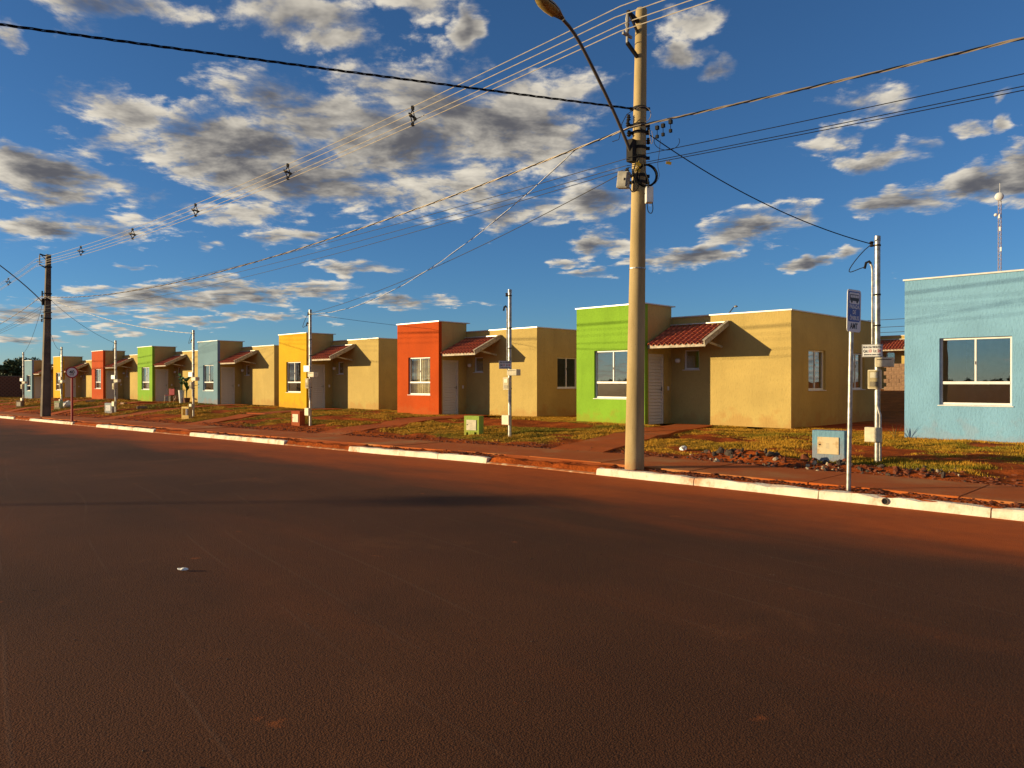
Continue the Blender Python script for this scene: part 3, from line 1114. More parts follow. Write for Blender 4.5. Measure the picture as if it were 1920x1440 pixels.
def make_house():
    h = empty('house')
    fc = MB()
    panel(fc, (0, 0, -FD), XA, ZA, -YA, TW, TH + FD, TK, [(0.72, 2.10, 0.77 + FD, 2.25 + FD)])
    fc.build('front_facade', M['green'], h)
    w = MB()
    panel(w, (TW - 0.006, TK, -FD), YA, ZA, XA, TD - TK, TH + FD, TK, [(0.20 - TK, 1.02 - TK, FD, 2.12 + FD)])          # flank with the door
    panel(w, (0.004, MD - 0.004, -FD), -YA, ZA, -XA, MD - TK - 0.01, MH + FD, TK)                                      # far side
    panel(w, (0.004, TD + TK, MH), -YA, ZA, -XA, TD, TH - MH, TK)                                              # its raised part
    panel(w, (TW - TK, TD, -FD), XA, ZA, -YA, MW - TW + TK, MH + FD, TK, [(3.05 - TW + TK, 3.58 - TW + TK, 1.65 + FD, 2.25 + FD)])
    panel(w, (MW, TD + TK, -FD), YA, ZA, XA, MD - TD - TK, MH + FD, TK, [(2.54 - TD - TK, 3.72 - TD - TK, 1.04 + FD, 2.2 + FD), (5.63 - TD - TK, 6.8 - TD - TK, 1.04 + FD, 2.2 + FD)])
    panel(w, (MW - TK, MD, -FD), -XA, ZA, YA, MW - TK - 0.16, MH + FD, TK)
    panel(w, (TW - TK - 0.01, TD + TK, MH - 0.3), -XA, ZA, YA, TW - TK - 0.17, TH - MH + 0.3, TK)                                  # back of the raised front
    w.build('wall', M['beige'], h)
    s = MB()
    s.box(TK, MW - TK - 0.01, TD + 0.01, MD - TK - 0.01, 2.94, 3.04).box(TK, TW - TK - 0.02, TK + 0.01, TD, 3.25, 3.35)
    s.box(TK, MW - TK - 0.01, TK + 0.01, MD - TK - 0.01, -0.1, 0.0)
    s.box(3.0, 3.1, TD + TK, MD - TK - 0.01, 0.0, 2.94)
    s.box(TK, 3.0, 4.4, 4.5, 0.0, 2.94)
    s.build('slab', M['interior'], h)
    cp = MB()
    t0, t1 = -0.02, 0.035
    cp.box(-0.03, TW + 0.03, -0.03, TK + 0.02, TH + 0.001, TH + t1)
    cp.box(TW - TK - 0.02, TW + 0.031, TK + 0.02, TD + TK + 0.03, TH + 0.002, TH + t1 - 0.002)
    cp.box(-0.03, TW - TK - 0.02, TD - 0.02, TD + TK + 0.03, TH + 0.003, TH + t1 - 0.003)
    cp.box(-0.03, TK + 0.02, TK + 0.02, TD - 0.02, TH + 0.004, TH + t1 - 0.004)
    cp.box(TW + 0.002, MW + 0.03, TD - 0.03, TD + TK + 0.02, MH + 0.001, MH + t1)
    cp.box(MW - TK - 0.02, MW + 0.031, TD + TK + 0.02, MD + 0.03, MH + 0.002, MH + t1 - 0.002)
    cp.box(-0.03, MW - TK - 0.02, MD - TK - 0.02, MD + 0.03, MH + 0.003, MH + t1 - 0.003)
    cp.box(-0.03, TK + 0.02, TD + TK + 0.03, MD - TK - 0.02, MH + 0.004, MH + t1 - 0.004)
    cp.build('coping', M['coping'], h)
    make_window(h, (0.72, 0, 0.77), 0, 1.38, 1.48, 'front')
    make_window(h, (3.05, TD, 1.65), 0, 0.53, 0.60, 'small')
    make_window(h, (MW, 2.54, 1.04), math.pi / 2, 1.18, 1.16, 'side')
    make_window(h, (MW, 5.63, 1.04), math.pi / 2, 1.17, 1.16, 'side')
    # door on the flank, opening towards +x
    d = MB()
    dy0, dy1, dx = 0.20, 1.02, TW - 0.05
    d.box(dx - 0.06, dx + 0.02, dy0 + 0.001, dy0 + 0.06, 0.0, 2.119).box(dx - 0.06, dx + 0.02, dy1 - 0.06, dy1 - 0.001, 0.0, 2.119)
    d.box(dx - 0.06, dx + 0.02, dy0 + 0.06, dy1 - 0.06, 2.06, 2.118).box(dx - 0.058, dx + 0.01, dy0 + 0.06, dy1 - 0.06, 0.01, 0.07)
    d.box(dx - 0.05, dx - 0.03, dy0 + 0.06, dy1 - 0.06, 0.07, 2.06)
    d.box(dx - 0.03, dx + 0.004, dy0 + 0.06, dy0 + 0.075, 0.07, 2.06).box(dx - 0.03, dx + 0.004, dy1 - 0.075, dy1 - 0.06, 0.07, 2.06)
    door = d.build('door', M['door'], h)
    nsl = 20
    for i in range(nsl):
        o = link_mesh('slat', SLAT, door)
        o.location = (dx - 0.012, dy0 + 0.08, 0.07 + (i + 0.5) * 1.985 / nsl)
    MB().box(dx + 0.004, dx + 0.03, dy1 - 0.11, dy1 - 0.085, 1.0, 1.12).tube([(dx + 0.035, dy1 - 0.1, 1.06), (dx + 0.035, dy1 - 0.21, 1.06)], 0.009).build('handle', M['steel'], door)
    # canopy of tiles over the door
    cx0, cx1, cy0, cy1, cz0, cz1 = TW + 0.004, 4.56, 0.12, TD - 0.003, 2.36, 2.97
    th = math.atan2(cz1 - cz0, cy1 - cy0)
    SL = math.hypot(cz1 - cz0, cy1 - cy0)
    can = MB()

    def sl(x, s, n):
        return (x, cy0 + s * math.cos(th) - n * math.sin(th), cz0 + s * math.sin(th) + n * math.cos(th))
    for xx in (cx0 + 0.06, (cx0 + cx1) / 2, cx1 - 0.10):
        can.bar(sl(xx, 0.05, -0.05), sl(xx, SL - 0.01, -0.05), 0.05, 0.09)
    for k_ in range(5):
        can.bar(sl(cx0 + 0.02, 0.06 + k_ * 0.32, 0.012), sl(cx1 - 0.05, 0.06 + k_ * 0.32, 0.012), 0.045, 0.02)
    canopy = can.build('canopy_roof', M['wood'], h)
    MB().bar(sl(cx0 + 0.02, -0.015, -0.035), sl(cx1 + 0.001, -0.015, -0.028), 0.025, 0.11).build('fascia_board', M['wood'], canopy)
    b2 = MB()
    b2.bar(sl(cx1 - 0.012, -0.03, 0.02), sl(cx1 - 0.012, SL, 0.02), 0.028, 0.15)
    b2.bar(sl(cx1 - 0.02, -0.03, 0.10), sl(cx1 - 0.02, SL, 0.10), 0.10, 0.012)
    b2.build('barge_board', M['wood'], canopy)
    b3 = MB()
    b3.bar((cx1 - 0.22, cy0 + 0.42, 2.44), (cx1 - 0.22, cy1, 2.30), 0.04, 0.06)
    b3.build('bracket', M['wood'], canopy)
    MB().bar(sl(cx0 + 0.01, SL - 0.03, 0.075), sl(cx1 - 0.03, SL - 0.03, 0.075), 0.07, 0.03).build('flashing', M['coping'], canopy)
    ncol = 10
    for j in range(4):
        for i in range(ncol):
            o = link_mesh('tile', TILE, canopy)
            jit = random.uniform(-0.006, 0.006)
            o.location = sl(cx0 + 0.03 + i * 0.183 + jit, -0.05 + j * 0.335, 0.030 + 0.0)
            o.rotation_euler = (th - 0.036, 0, random.uniform(-0.01, 0.01))
    l = MB()
    l.lathe([(0.045, 0.0), (0.075, 0.03), (0.08, 0.10), (0.05, 0.13)], 12)
    l.build('wall_lamp', M['sign_white'], h, True, loc=(2.89, TD - 0.075, 1.86))
    MB().box(TW - 0.005, TW + 0.012, 1.20, 1.28, 1.02, 1.14).build('switch_plate', M['sign_white'], h, bevel=0.004)
    return h


proto = make_house()
house_objs = []
for i, ((colr, px, lab), X0, Z0) in enumerate(zip(HOUSES, HX, HZ)):
    o = proto if i == 0 else copy_tree(proto)
    o.location = (X0, FRONT_Y, Z0)
    tag(o, lab, 'house', 'row of single storey houses along the street')
    for ch in o.children:
        if ch.name.startswith('front_facade'):
            set_mat(ch, M[colr])
    house_objs.append(o)
# the row behind stands on higher ground
rear = copy_tree(proto)
rear.location = (x_at(1675, 50.0) - 3.5, 48.6, 1.15)
tag(rear, 'cream house with red tiled canopy seen through the gap beside the pale blue house', 'house', 'houses of the street behind')
for ch in rear.children:
    if ch.name.startswith('front_facade'):
        set_mat(ch, M['yellow'])


def curtain(X0, Z0, mat, name, label, stripes):
    """hangs inside the front window"""
    n = 40
    vs, fs = [], []
    for i in range(n + 1):
        xx = 0.70 + 1.42 * i / n
        yy = 0.27 + 0.03 * math.sin(i * 1.7) + 0.012 * math.sin(i * 3.1 + 1)
        for z_ in (0.72, 2.32):
            vs += [(xx, yy, z_), (xx, yy + 0.004, z_)]
    for i in range(n):
        a, b_ = i * 4, (i + 1) * 4
        fs += [(a, b_, b_ + 2, a + 2), (a + 1, a + 3, b_ + 3, b_ + 1)]
    o = MB().add(vs, fs).build(name, mat, loc=(X0, FRONT_Y, Z0), fix=False)
    return tag(o, label, 'curtain')


curtain(HX[6], HZ[6], M['curtain'], 'curtain', 'cream pleated curtain inside the nearer orange house window', True)
curtain(HX[3], HZ[3], M['white_curtain'], 'curtain', 'white pleated curtain inside the farther green house window', False)
curtain(HX[2], HZ[2], M['white_curtain'], 'curtain', 'white pleated curtain inside the farther orange house window', False)


# ------------------------------------------------------------------ utility poles
def sag_line(a, b, sag, n=24):
    a, b = Vector(a), Vector(b)
    return [a.lerp(b, i / n) - Vector((0, 0, 4 * sag * (i / n) * (1 - i / n))) for i in range(n + 1)]


def wire(name, pts, r, mat, label, group, cat='cable', n=5):
    o = MB().tube(pts, r, n).build(name, mat, None, True, fix=False)
    return tag(o, label, cat, group)


def twisted(name, a, b, sag, r, off, pitch, mats, label, group, strands=3):
    a, b = Vector(a), Vector(b)
    L = (b - a).length
    n = int(L / pitch * 8)
    axisd = (b - a).normalized()
    side = axisd.cross(Vector((0, 0, 1))).normalized()
    mb = MB()
    for s in range(strands):
        pts = []
        for i in range(n + 1):
            t_ = i / n
            p = a.lerp(b, t_) - Vector((0, 0, 4 * sag * t_ * (1 - t_)))
            ph = 2 * math.pi * (t_ * L / pitch + s / strands)
            pts.append(p + side * math.cos(ph) * off + Vector((0, 0, 1)) * math.sin(ph) * off)
        mb.tube(pts, r, 5, True, s % len(mats))
    o = mb.build(name, mats, None, True, fix=False)
    return tag(o, label, 'cable', group)


NPX, NPY = x_at(1189, 10.36), 10.36
NPZ = float(zr(NPX)) + 0.07
LPX, LPY = x_at(85, 11.25), 11.25
LPZ = float(zr(LPX)) + 0.12
PH = 7.62


def leaning(o, deg):
    up = (RIGHT * math.sin(math.radians(deg)) + Vector((0, 0, math.cos(math.radians(deg)))))
    o.rotation_mode = 'QUATERNION'
    o.rotation_quaternion = Vector((0, 0, 1)).rotation_difference(up)


def band(parent, z, r, mat='dark_metal', h_=0.05, ears=True):
    mb = MB().lathe([(r + 0.006, -h_ / 2), (r + 0.010, -h_ / 2), (r + 0.010, h_ / 2), (r + 0.006, h_ / 2)], 16)
    if ears:
        mb.obox((r + 0.03, 0, 0), (0.06, 0.03, h_)).obox((-r - 0.03, 0, 0), (0.06, 0.03, h_))
    return mb.build('clamp_band', M[mat], parent, False, loc=(0, 0, z), rot=(0, 0, YAW))


def line_fittings(parent, z, r, side_y=-0.38):
    """bracket arms and insulators carrying the four line wires, on the street side"""
    MB().bar((0, -r, z + 0.30), (0, side_y, z + 0.36), 0.05, 0.06).bar((0, -r, z + 0.12), (0, side_y + 0.06, z + 0.34), 0.03, 0.03).build('bracket_arm', M['dark_metal'], parent)
    MB().bar((0, -r, z - 0.28), (0, side_y, z - 0.14), 0.045, 0.05).build('bracket_arm', M['dark_metal'], parent)
    ins = MB().lathe([(0.02, -0.16), (0.035, -0.12), (0.02, -0.10), (0.04, -0.04), (0.02, -0.02), (0.04, 0.04), (0.025, 0.06), (0.035, 0.12), (0.02, 0.2)], 8, (0, side_y, z + 0.12))
    ins.bar((0, side_y - 0.12, z - 0.02), (0, side_y + 0.12, z - 0.02), 0.03, 0.04)
    ins.bar((0, side_y, z - 0.14), (0, side_y, z + 0.0), 0.03, 0.03)
    ins.build('insulator', M['grey_plastic'], parent)


def pole_clutter(parent, zs, rfun):
    for z in zs:
        band(parent, z, rfun(z))


npole = empty('utility_pole', (NPX, NPY, NPZ - 0.25))
leaning(npole, 0.85)
rp = lambda z: 0.162 - 0.0088 * z
prof = [(rp(z), z) for z in np.linspace(0, PH + 0.25, 14)]
prof.append((rp(PH + 0.25) - 0.012, PH + 0.27))
MB().lathe(prof, 24).build('shaft', M['concrete'], npole, True)
MB().lathe([(rp(1.05) + 0.002, -0.006), (rp(1.05) + 0.002, 0.006)], 24).build('seam_ring', M['old_concrete'], npole, False, loc=(0, 0, 0.62))
pole_clutter(npole, [5.02, 5.13, 5.43, 5.59, 5.84, 5.96, 6.24], rp)
band(npole, 3.6, rp(3.6), 'steel', 0.02, False)
line_fittings(npole, 7.35, 0.095)
for dz_, dx_ in ((5.82, -0.15), (5.98, -0.17), (6.08, -0.16), (5.86, 0.17), (5.7, 0.17), (5.2, -0.17), (5.05, 0.16)):
    MB().lathe([(0.015, -0.05), (0.04, -0.03), (0.02, -0.01), (0.04, 0.01), (0.02, 0.03), (0.03, 0.05)], 8).build('insulator', M['dark_metal'], npole, False, loc=(RIGHT.x * dx_, RIGHT.y * dx_ - 0.04, dz_))
tag(npole, 'round tapered concrete utility pole in front of the lime green house', 'utility pole', 'street utility poles')

# square pole farther down the street
lpole = empty('utility_pole', (LPX, LPY, LPZ - 0.25))
leaning(lpole, 1.1)
lpole.scale = (1.06, 1.06, 1.09)
mb = MB()
hb, ht, ph2 = 0.20, 0.10, 8.1
vs = []
for z, s in ((0, hb), (ph2, ht)):
    vs += [(-s * 0.8, -s, z), (s * 0.8, -s, z), (s * 0.8, s, z), (-s * 0.8, s, z)]
mb.add(vs, [(3, 2, 1, 0), (4, 5, 6, 7), (0, 1, 5, 4), (1, 2, 6, 5), (2, 3, 7, 6), (3, 0, 4, 7)])
for z in np.arange(1.1, 7.6, 0.55):                      # raised edges of the recessed face
    s = hb + (ht - hb) * z / ph2
    mb.box(s * 0.8, s * 0.8 + 0.02, -s * 0.9, s * 0.9, z, z + 0.06)
for sg in (-1, 1):
    mb.add([(hb * 0.8, sg * hb - 0.03 * sg, 0), (hb * 0.8 + 0.03, sg * hb - 0.03 * sg, 0), (hb * 0.8 + 0.03, sg * hb, 0), (hb * 0.8, sg * hb, 0),
            (ht * 0.8, sg * ht - 0.03 * sg, ph2), (ht * 0.8 + 0.03, sg * ht - 0.03 * sg, ph2), (ht * 0.8 + 0.03, sg * ht, ph2), (ht * 0.8, sg * ht, ph2)],
           [(3, 2, 1, 0), (4, 5, 6, 7), (0, 1, 5, 4), (1, 2, 6, 5), (2, 3, 7, 6), (3, 0, 4, 7)])
mb.build('shaft', M['old_concrete'], lpole)
for z in (5.0, 5.3, 5.9, 6.2, 7.5):
    s = (hb + (ht - hb) * z / ph2)
    MB().box(-s - 0.02, s + 0.02, -s - 0.03, s + 0.03, -0.03, 0.03).build('clamp_band', M['dark_metal'], lpole, loc=(0, 0, z))
line_fittings(lpole, 7.72, 0.10)
for dz_, dx_ in ((6.1, -0.2), (5.95, 0.2), (6.25, -0.2), (4.9, -0.2), (5.1, -0.2)):
    MB().lathe([(0.02, -0.08), (0.05, -0.03), (0.02, 0.0), (0.05, 0.03), (0.02, 0.08)], 8).build('insulator', M['dark_metal'], lpole, False, loc=(RIGHT.x * dx_, RIGHT.y * dx_ - 0.06, dz_))
tag(lpole, 'square tapering dark concrete utility pole by the speed limit sign', 'utility pole', 'street utility poles')

# the corner pole across the street that the thick crossing cable runs to
XPX, XPY = -20.5, -18.6
xpole = empty('utility_pole', (XPX, XPY, -0.3))
MB().lathe([(rp(z), z) for z in np.linspace(0, 7.9, 10)], 20).build('shaft', M['concrete'], xpole, True)
band(xpole, 6.3, rp(6.3))
tag(xpole, 'concrete utility pole across the street holding the thick black crossing cable', 'utility pole', 'street utility poles')


def street_lamp(x, y, z0, out, rise, label, dirv=(0, -1, 0), post=None):
    """arm clamped to a pole, reaching over the street, with a cobra head"""
    dv = Vector(dirv).normalized()
    o = empty('street_lamp', (x, y, z0))
    pts = []
    n = 14
    for i in range(n + 1):
        t_ = i / n
        # straight lower arm that flattens near its end
        hh = t_ if t_ < 0.75 else 0.75 + (t_ - 0.75) * (1 - 1.3 * (t_ - 0.75))
        pts.append(dv * (out * t_ * (0.90 + 0.10 * t_)) + Vector((0, 0, rise * (hh ** 0.92))))
    p0 = dv * 0.14
    pts = [p + p0 for p in pts]
    MB().tube(pts, 0.026, 10).build('arm', M['arm_metal'], o, True)
    MB().obox(p0 * 0.6 + Vector((0, 0, 0.02)), (0.12, 0.16, 0.36)).build('arm_clamp', M['dark_metal'], o)
    end, prev = pts[-1], pts[-2]
    d_ = (end - prev).normalized()
    hd = empty('lamp_head', end, 0, o)
    hd.rotation_mode = 'QUATERNION'
    hd.rotation_quaternion = (d_ * 0.8 + dv * 0.5).normalized().to_track_quat('Y', 'Z')
    # housing: an egg shaped shell, widest past the middle, flat below
    sec = [(0.0, 0.035, 0.035), (0.08, 0.06, 0.05), (0.18, 0.10, 0.075), (0.32, 0.125, 0.085), (0.46, 0.115, 0.075), (0.56, 0.075, 0.05), (0.61, 0.02, 0.02)]
    m_ = 14

    def shell(up, mb, s0=0):
        vs, fs = [], []
        for (yy, wx, hz_) in sec[s0:]:
            for k in range(m_):
                a = math.pi * k / (m_ - 1)
                vs.append((wx * math.cos(a), yy, up * hz_ * math.sin(a)))
        for i in range(len(sec) - s0 - 1):
            for k in range(m_ - 1):
                fs.append((i * m_ + k, i * m_ + k + 1, (i + 1) * m_ + k + 1, (i + 1) * m_ + k))
        fs.append(tuple(range(m_)))
        fs.append(tuple((len(sec) - s0 - 1) * m_ + k for k in range(m_ - 1, -1, -1)))
        mb.add(vs, fs)
        return mb
    shell(1, MB()).build('housing', M['grey_plastic'], hd, True)
    ln = shell(-0.75, MB(), 2).build('lens', M['lamp_glass'], hd, True)
    ln.scale = (0.88, 0.97, 1.0)
    ln.location = (0, 0.008, -0.006)
    return tag(o, label, 'street lamp', 'street lamps on poles')


street_lamp(NPX + 0.02, NPY, 5.32, 1.68, 1.72, 'cobra head street lamp on a slanting arm of the round concrete pole')
street_lamp(LPX, LPY, P(84, 567, LPY).z, 2.5, 2.2, 'street lamp arm leaning out of the square concrete pole')


# boxes, coils and tags at the near pole
def box_thing(name, loc, size, mat, label, cat, rot=(0, 0, 0), details=True):
    o = empty(name, loc)
    o.rotation_euler = rot
    sx, sy, sz = size
    MB().box(-sx / 2, sx / 2, -sy / 2, sy / 2, -sz / 2, sz / 2).build('case', mat, o, bevel=0.012)
    if details:
        MB().box(-sx / 2 + 0.02, sx / 2 - 0.02, -sy / 2 - 0.012, -sy / 2 + 0.002, -sz / 2 + 0.02, sz / 2 - 0.02).build('lid', mat, o, bevel=0.006)
        MB().box(sx / 2 - 0.06, sx / 2 - 0.04, -sy / 2 - 0.02, -sy / 2 - 0.01, -0.02, 0.02).build('latch', M['dark_metal'], o)
    return tag(o, label, cat)


pb = P(1169, 338, NPY - 0.25)
box_thing('splice_box', pb, (0.19, 0.12, 0.27), M['grey_plastic'], 'grey cable splice box hung on the street side of the round pole', 'junction box', (0, 0.12, YAW * 0.3))
pw = P(1217, 366, NPY - 0.05)
box_thing('terminal_box', pw, (0.12, 0.13, 0.26), M['sign_white'], 'small white terminal box on the right of the round pole', 'junction box', (0, 0, YAW), False)
cc = P(1213, 330, NPY - 0.10)
mb = MB()
for k in range(7):
    rr_ = 0.17 + 0.012 * random.uniform(-1, 1)
    o_ = Vector((random.uniform(-0.012, 0.012), random.uniform(-0.03, 0.03), random.uniform(-0.015, 0.015)))
    pts = [cc + o_ + RIGHT * (rr_ * math.cos(a)) + Vector((0, 0, rr_ * math.sin(a) * 1.05)) + VIEW * (0.02 * math.sin(2 * a + k)) for a in np.linspace(0, 2 * math.pi, 25)]
    mb.tube(pts, 0.007, 5)
tag(mb.build('cable_coil', M['black_cable'], None, True, fix=False), 'coil of spare black cable strapped to the round pole', 'cable coil')
for i, (a, b_, lab) in enumerate((((1196, 308), (1206, 318), 'upper yellow tag on the round pole clamps'), ((1192, 314), (1204, 322), 'lower yellow tag on the round pole clamps'), ((1247, 303), (1260, 309), 'small orange yellow tag hanging on the telephone wires right of the pole'))):
    c0 = P((a[0] + b_[0]) / 2, (a[1] + b_[1]) / 2, NPY - 0.22 if i < 2 else NPY - 0.16)
    if i == 1:
        c0 = P(1196, 319, NPY - 0.22)
    if i == 0:
        c0 = P(1197, 308, NPY - 0.22)
    mb = MB().obox((0, 0, 0), (0.085, 0.006, 0.045)).obox((0, 0, 0.035), (0.012, 0.012, 0.03))
    tag(mb.build('cable_tag', M['yellow_tag'], loc=c0, rot=(0, 0.2, YAW)), lab, 'cable tag', 'yellow cable tags')

for k, (pts_px, r_, mt, lab) in enumerate((
        ([(1196, 352), (1190, 340), (1188, 322), (1192, 306), (1198, 296)], 0.011, 'black_cable', 'thick black lead climbing the round pole from the splice box'),
        ([(1180, 352), (1186, 360), (1194, 356), (1198, 342), (1200, 325)], 0.009, 'black_cable', 'black lead looping under the grey splice box'),
        ([(1213, 380), (1215, 396), (1221, 400), (1224, 392), (1223, 380)], 0.007, 'black_cable', 'small black loop hanging below the white terminal box'),
        ([(1216, 352), (1214, 335), (1208, 318), (1206, 300)], 0.009, 'black_cable', 'black lead from the white terminal box up the pole'),
        ([(1222, 246), (1224, 262), (1221, 270), (1218, 256), (1217, 244)], 0.005, 'bare_cable', 'short pale wire tail hanging beside the round pole'),
        ([(1238, 262), (1236, 285), (1233, 310), (1236, 330), (1228, 345)], 0.004, 'grey_cable', 'thin grey wire dropping from the tap connectors to the coil'))):
    pp = [P(a, b_, NPY - 0.20) for a, b_ in pts_px]
    fine = []
    for i in range(len(pp) - 1):                       # smooth the bends
        p0, p1, p2, p3 = pp[max(i - 1, 0)], pp[i], pp[i + 1], pp[min(i + 2, len(pp) - 1)]
        for s_ in (0, 0.25, 0.5, 0.75):
            fine.append(0.5 * ((2 * p1) + (p2 - p0) * s_ + (2 * p0 - 5 * p1 + 4 * p2 - p3) * s_ ** 2 + (3 * p1 - p0 - 3 * p2 + p3) * s_ ** 3))
    fine.append(pp[-1])
    wire('pole_lead', fine, r_, M[mt], lab, 'leads on the round pole')
# ------------------------------------------------------------------ wires
G_MV, G_LV, G_TEL, G_DROP = 'line wires at the pole tops', 'twisted supply cables', 'telephone wires', 'service drop cables'
SP_X = [-77.5, LPX, NPX, 27.5]
SY = NPY - 0.40


def sy(X):
    return float(np.interp(X, [-77.5, LPX, NPX, 27.5], [LPY - 0.4, LPY - 0.42, SY, SY]))


def x_on_line(px):
    X = x_at(px, SY)
    for _ in range(12):
        X = x_at(px, sy(X))
    return X


MV_L = P(78, 490, LPY - 0.42).z
offs = [(0.0, 0.24, 'top'), (0.13, 0.02, 'house side'), (-0.13, 0.02, 'street side'), (0.0, -0.16, 'lowest')]


def mv_z(X):
    for a, b_ in zip(SP_X[:-1], SP_X[1:]):
        if a <= X <= b_:
            za = NPZ + 7.30 if a == NPX else (MV_L if a == LPX else 6.9)
            zb = NPZ + 7.30 if b_ == NPX else (MV_L if b_ == LPX else 7.25)
            t_ = (X - a) / (b_ - a)
            return za + (zb - za) * t_ - 4 * 0.46 * t_ * (1 - t_)
    return 7.0


for dy, dz_, nm in offs:
    xs = np.concatenate([np.linspace(a, b_, 22, endpoint=False) for a, b_ in zip(SP_X[:-1], SP_X[1:])] + [[SP_X[-1]]])
    pts = [(x_, sy(x_) + dy, mv_z(x_) + dz_) for x_ in xs]
    wire('line_wire', pts, 0.0078, M['line_cable'], '%s of the four pale line wires strung between pole tops' % nm, G_MV, n=5)
# diamond spacers
sp_mb = MB()
sp_mb.obox((0, 0, 0.24), (0.07, 0.06, 0.09)).obox((0, 0.13, 0.02), (0.06, 0.07, 0.07)).obox((0, -0.13, 0.02), (0.06, 0.07, 0.07)).obox((0, 0, -0.16), (0.06, 0.09, 0.06))
sp_mb.bar((0, 0.13, 0.03), (0, 0, 0.22), 0.02, 0.025).bar((0, -0.13, 0.03), (0, 0, 0.22), 0.02, 0.025).bar((0, 0.13, 0.0), (0, 0, -0.15), 0.02, 0.025).bar((0, -0.13, 0.0), (0, 0, -0.15), 0.02, 0.025)
sp_mb.obox((0, 0, 0.03), (0.03, 0.16, 0.05)).obox((0, 0.20, 0.04), (0.04, 0.05, 0.03)).obox((0, -0.20, 0.04), (0.04, 0.05, 0.03))
SPM = sp_mb.mesh('line_spacer', M['dark_metal'])
names = ['line spacer beyond the square pole at the frame edge', 'line spacer nearest the square pole', 'second line spacer counted from the square pole', 'middle one of the five line spacers between the two poles',
         'second line spacer counted from the round pole', 'line spacer nearest the round pole']
for px_, nm in zip((16, 152, 249, 367, 540, 774), names):
    X = x_on_line(px_)
    o = link_mesh('line_spacer', SPM)
    o.location = (X, sy(X), mv_z(X))
    o.rotation_euler = (0, 0, 0.5)
    o.scale = (0.85, 0.85, 0.9)
    tag(o, 'dark diamond ' + nm, 'line spacer', 'spacers on the line wires')

ALU = [M['bare_cable'], M['bare_cable'], M['black_cable']]
LV_N, LV_L = (NPX + 0.05, NPY - 0.18, 5.70), (LPX, LPY - 0.2, P(88, 556, LPY).z)
twisted('supply_cable', LV_N, LV_L, 0.86, 0.008, 0.011, 0.75, ALU, 'twisted supply cable sagging between the round and square poles', G_LV)
twisted('supply_cable', LV_N, (27.5, NPY - 0.18, 5.85), 0.55, 0.008, 0.011, 0.9, ALU, 'twisted supply cable rising out of the photo beyond the round pole', G_LV)
twisted('supply_cable', LV_L, (-77.5, LPY - 0.2, 5.0), 0.8, 0.008, 0.011, 0.75, ALU, 'twisted supply cable running on beyond the square pole', G_LV)
BLK = [M['black_cable']]
twisted('crossing_cable', (NPX + 0.02, NPY - 0.08, 6.04), (XPX, XPY, 6.2), 0.18, 0.0078, 0.012, 0.8, BLK, 'thick twisted black cable crossing the street in the upper sky', G_LV)
for k, (zn, zl, sg, yo, nm) in enumerate(((5.20, 5.62, 0.30, -0.20, 'uppermost'), (5.08, 5.48, 0.36, -0.22, 'middle'), (5.04, 5.36, 0.46, -0.17, 'lowest'))):
    zl = P(88, 574 + 6 * k, LPY).z
    wire('telephone_wire', sag_line((NPX, NPY + yo, zn), (LPX, LPY + yo, zl), sg), 0.006, M['grey_cable'], '%s of the dark telephone wires between the two poles' % nm, G_TEL)
    wire('telephone_wire', sag_line((LPX, LPY + yo, zl), (-77.5, LPY + yo, 4.1 + 0.1 * k), 0.5), 0.008, M['grey_cable'], '%s dark telephone wire running on beyond the square pole' % nm, G_TEL)
for k, (zn, ze, yo, nm) in enumerate(((5.22, 5.45, -0.17, 'upper single'), (5.08, 5.25, -0.20, 'upper one of the paired'), (5.05, 5.14, -0.19, 'lower one of the paired'))):
    wire('telephone_wire', sag_line((NPX, NPY + yo, zn), (27.5, NPY + yo, ze), 0.42), 0.006, M['black_cable'], '%s dark telephone wires leaving the round pole beyond the blue house' % nm, G_TEL)

# ------------------------------------------------------------------ meter posts, one per plot
POST_Y = 13.6
POSTS = [(44, 'far end dusty blue'), (116, 'farther yellow'), (217, 'farther orange'), (363, 'middle dusty blue'), (582, 'nearer yellow'), (956, 'nearer orange'), (1645, 'pale blue')]


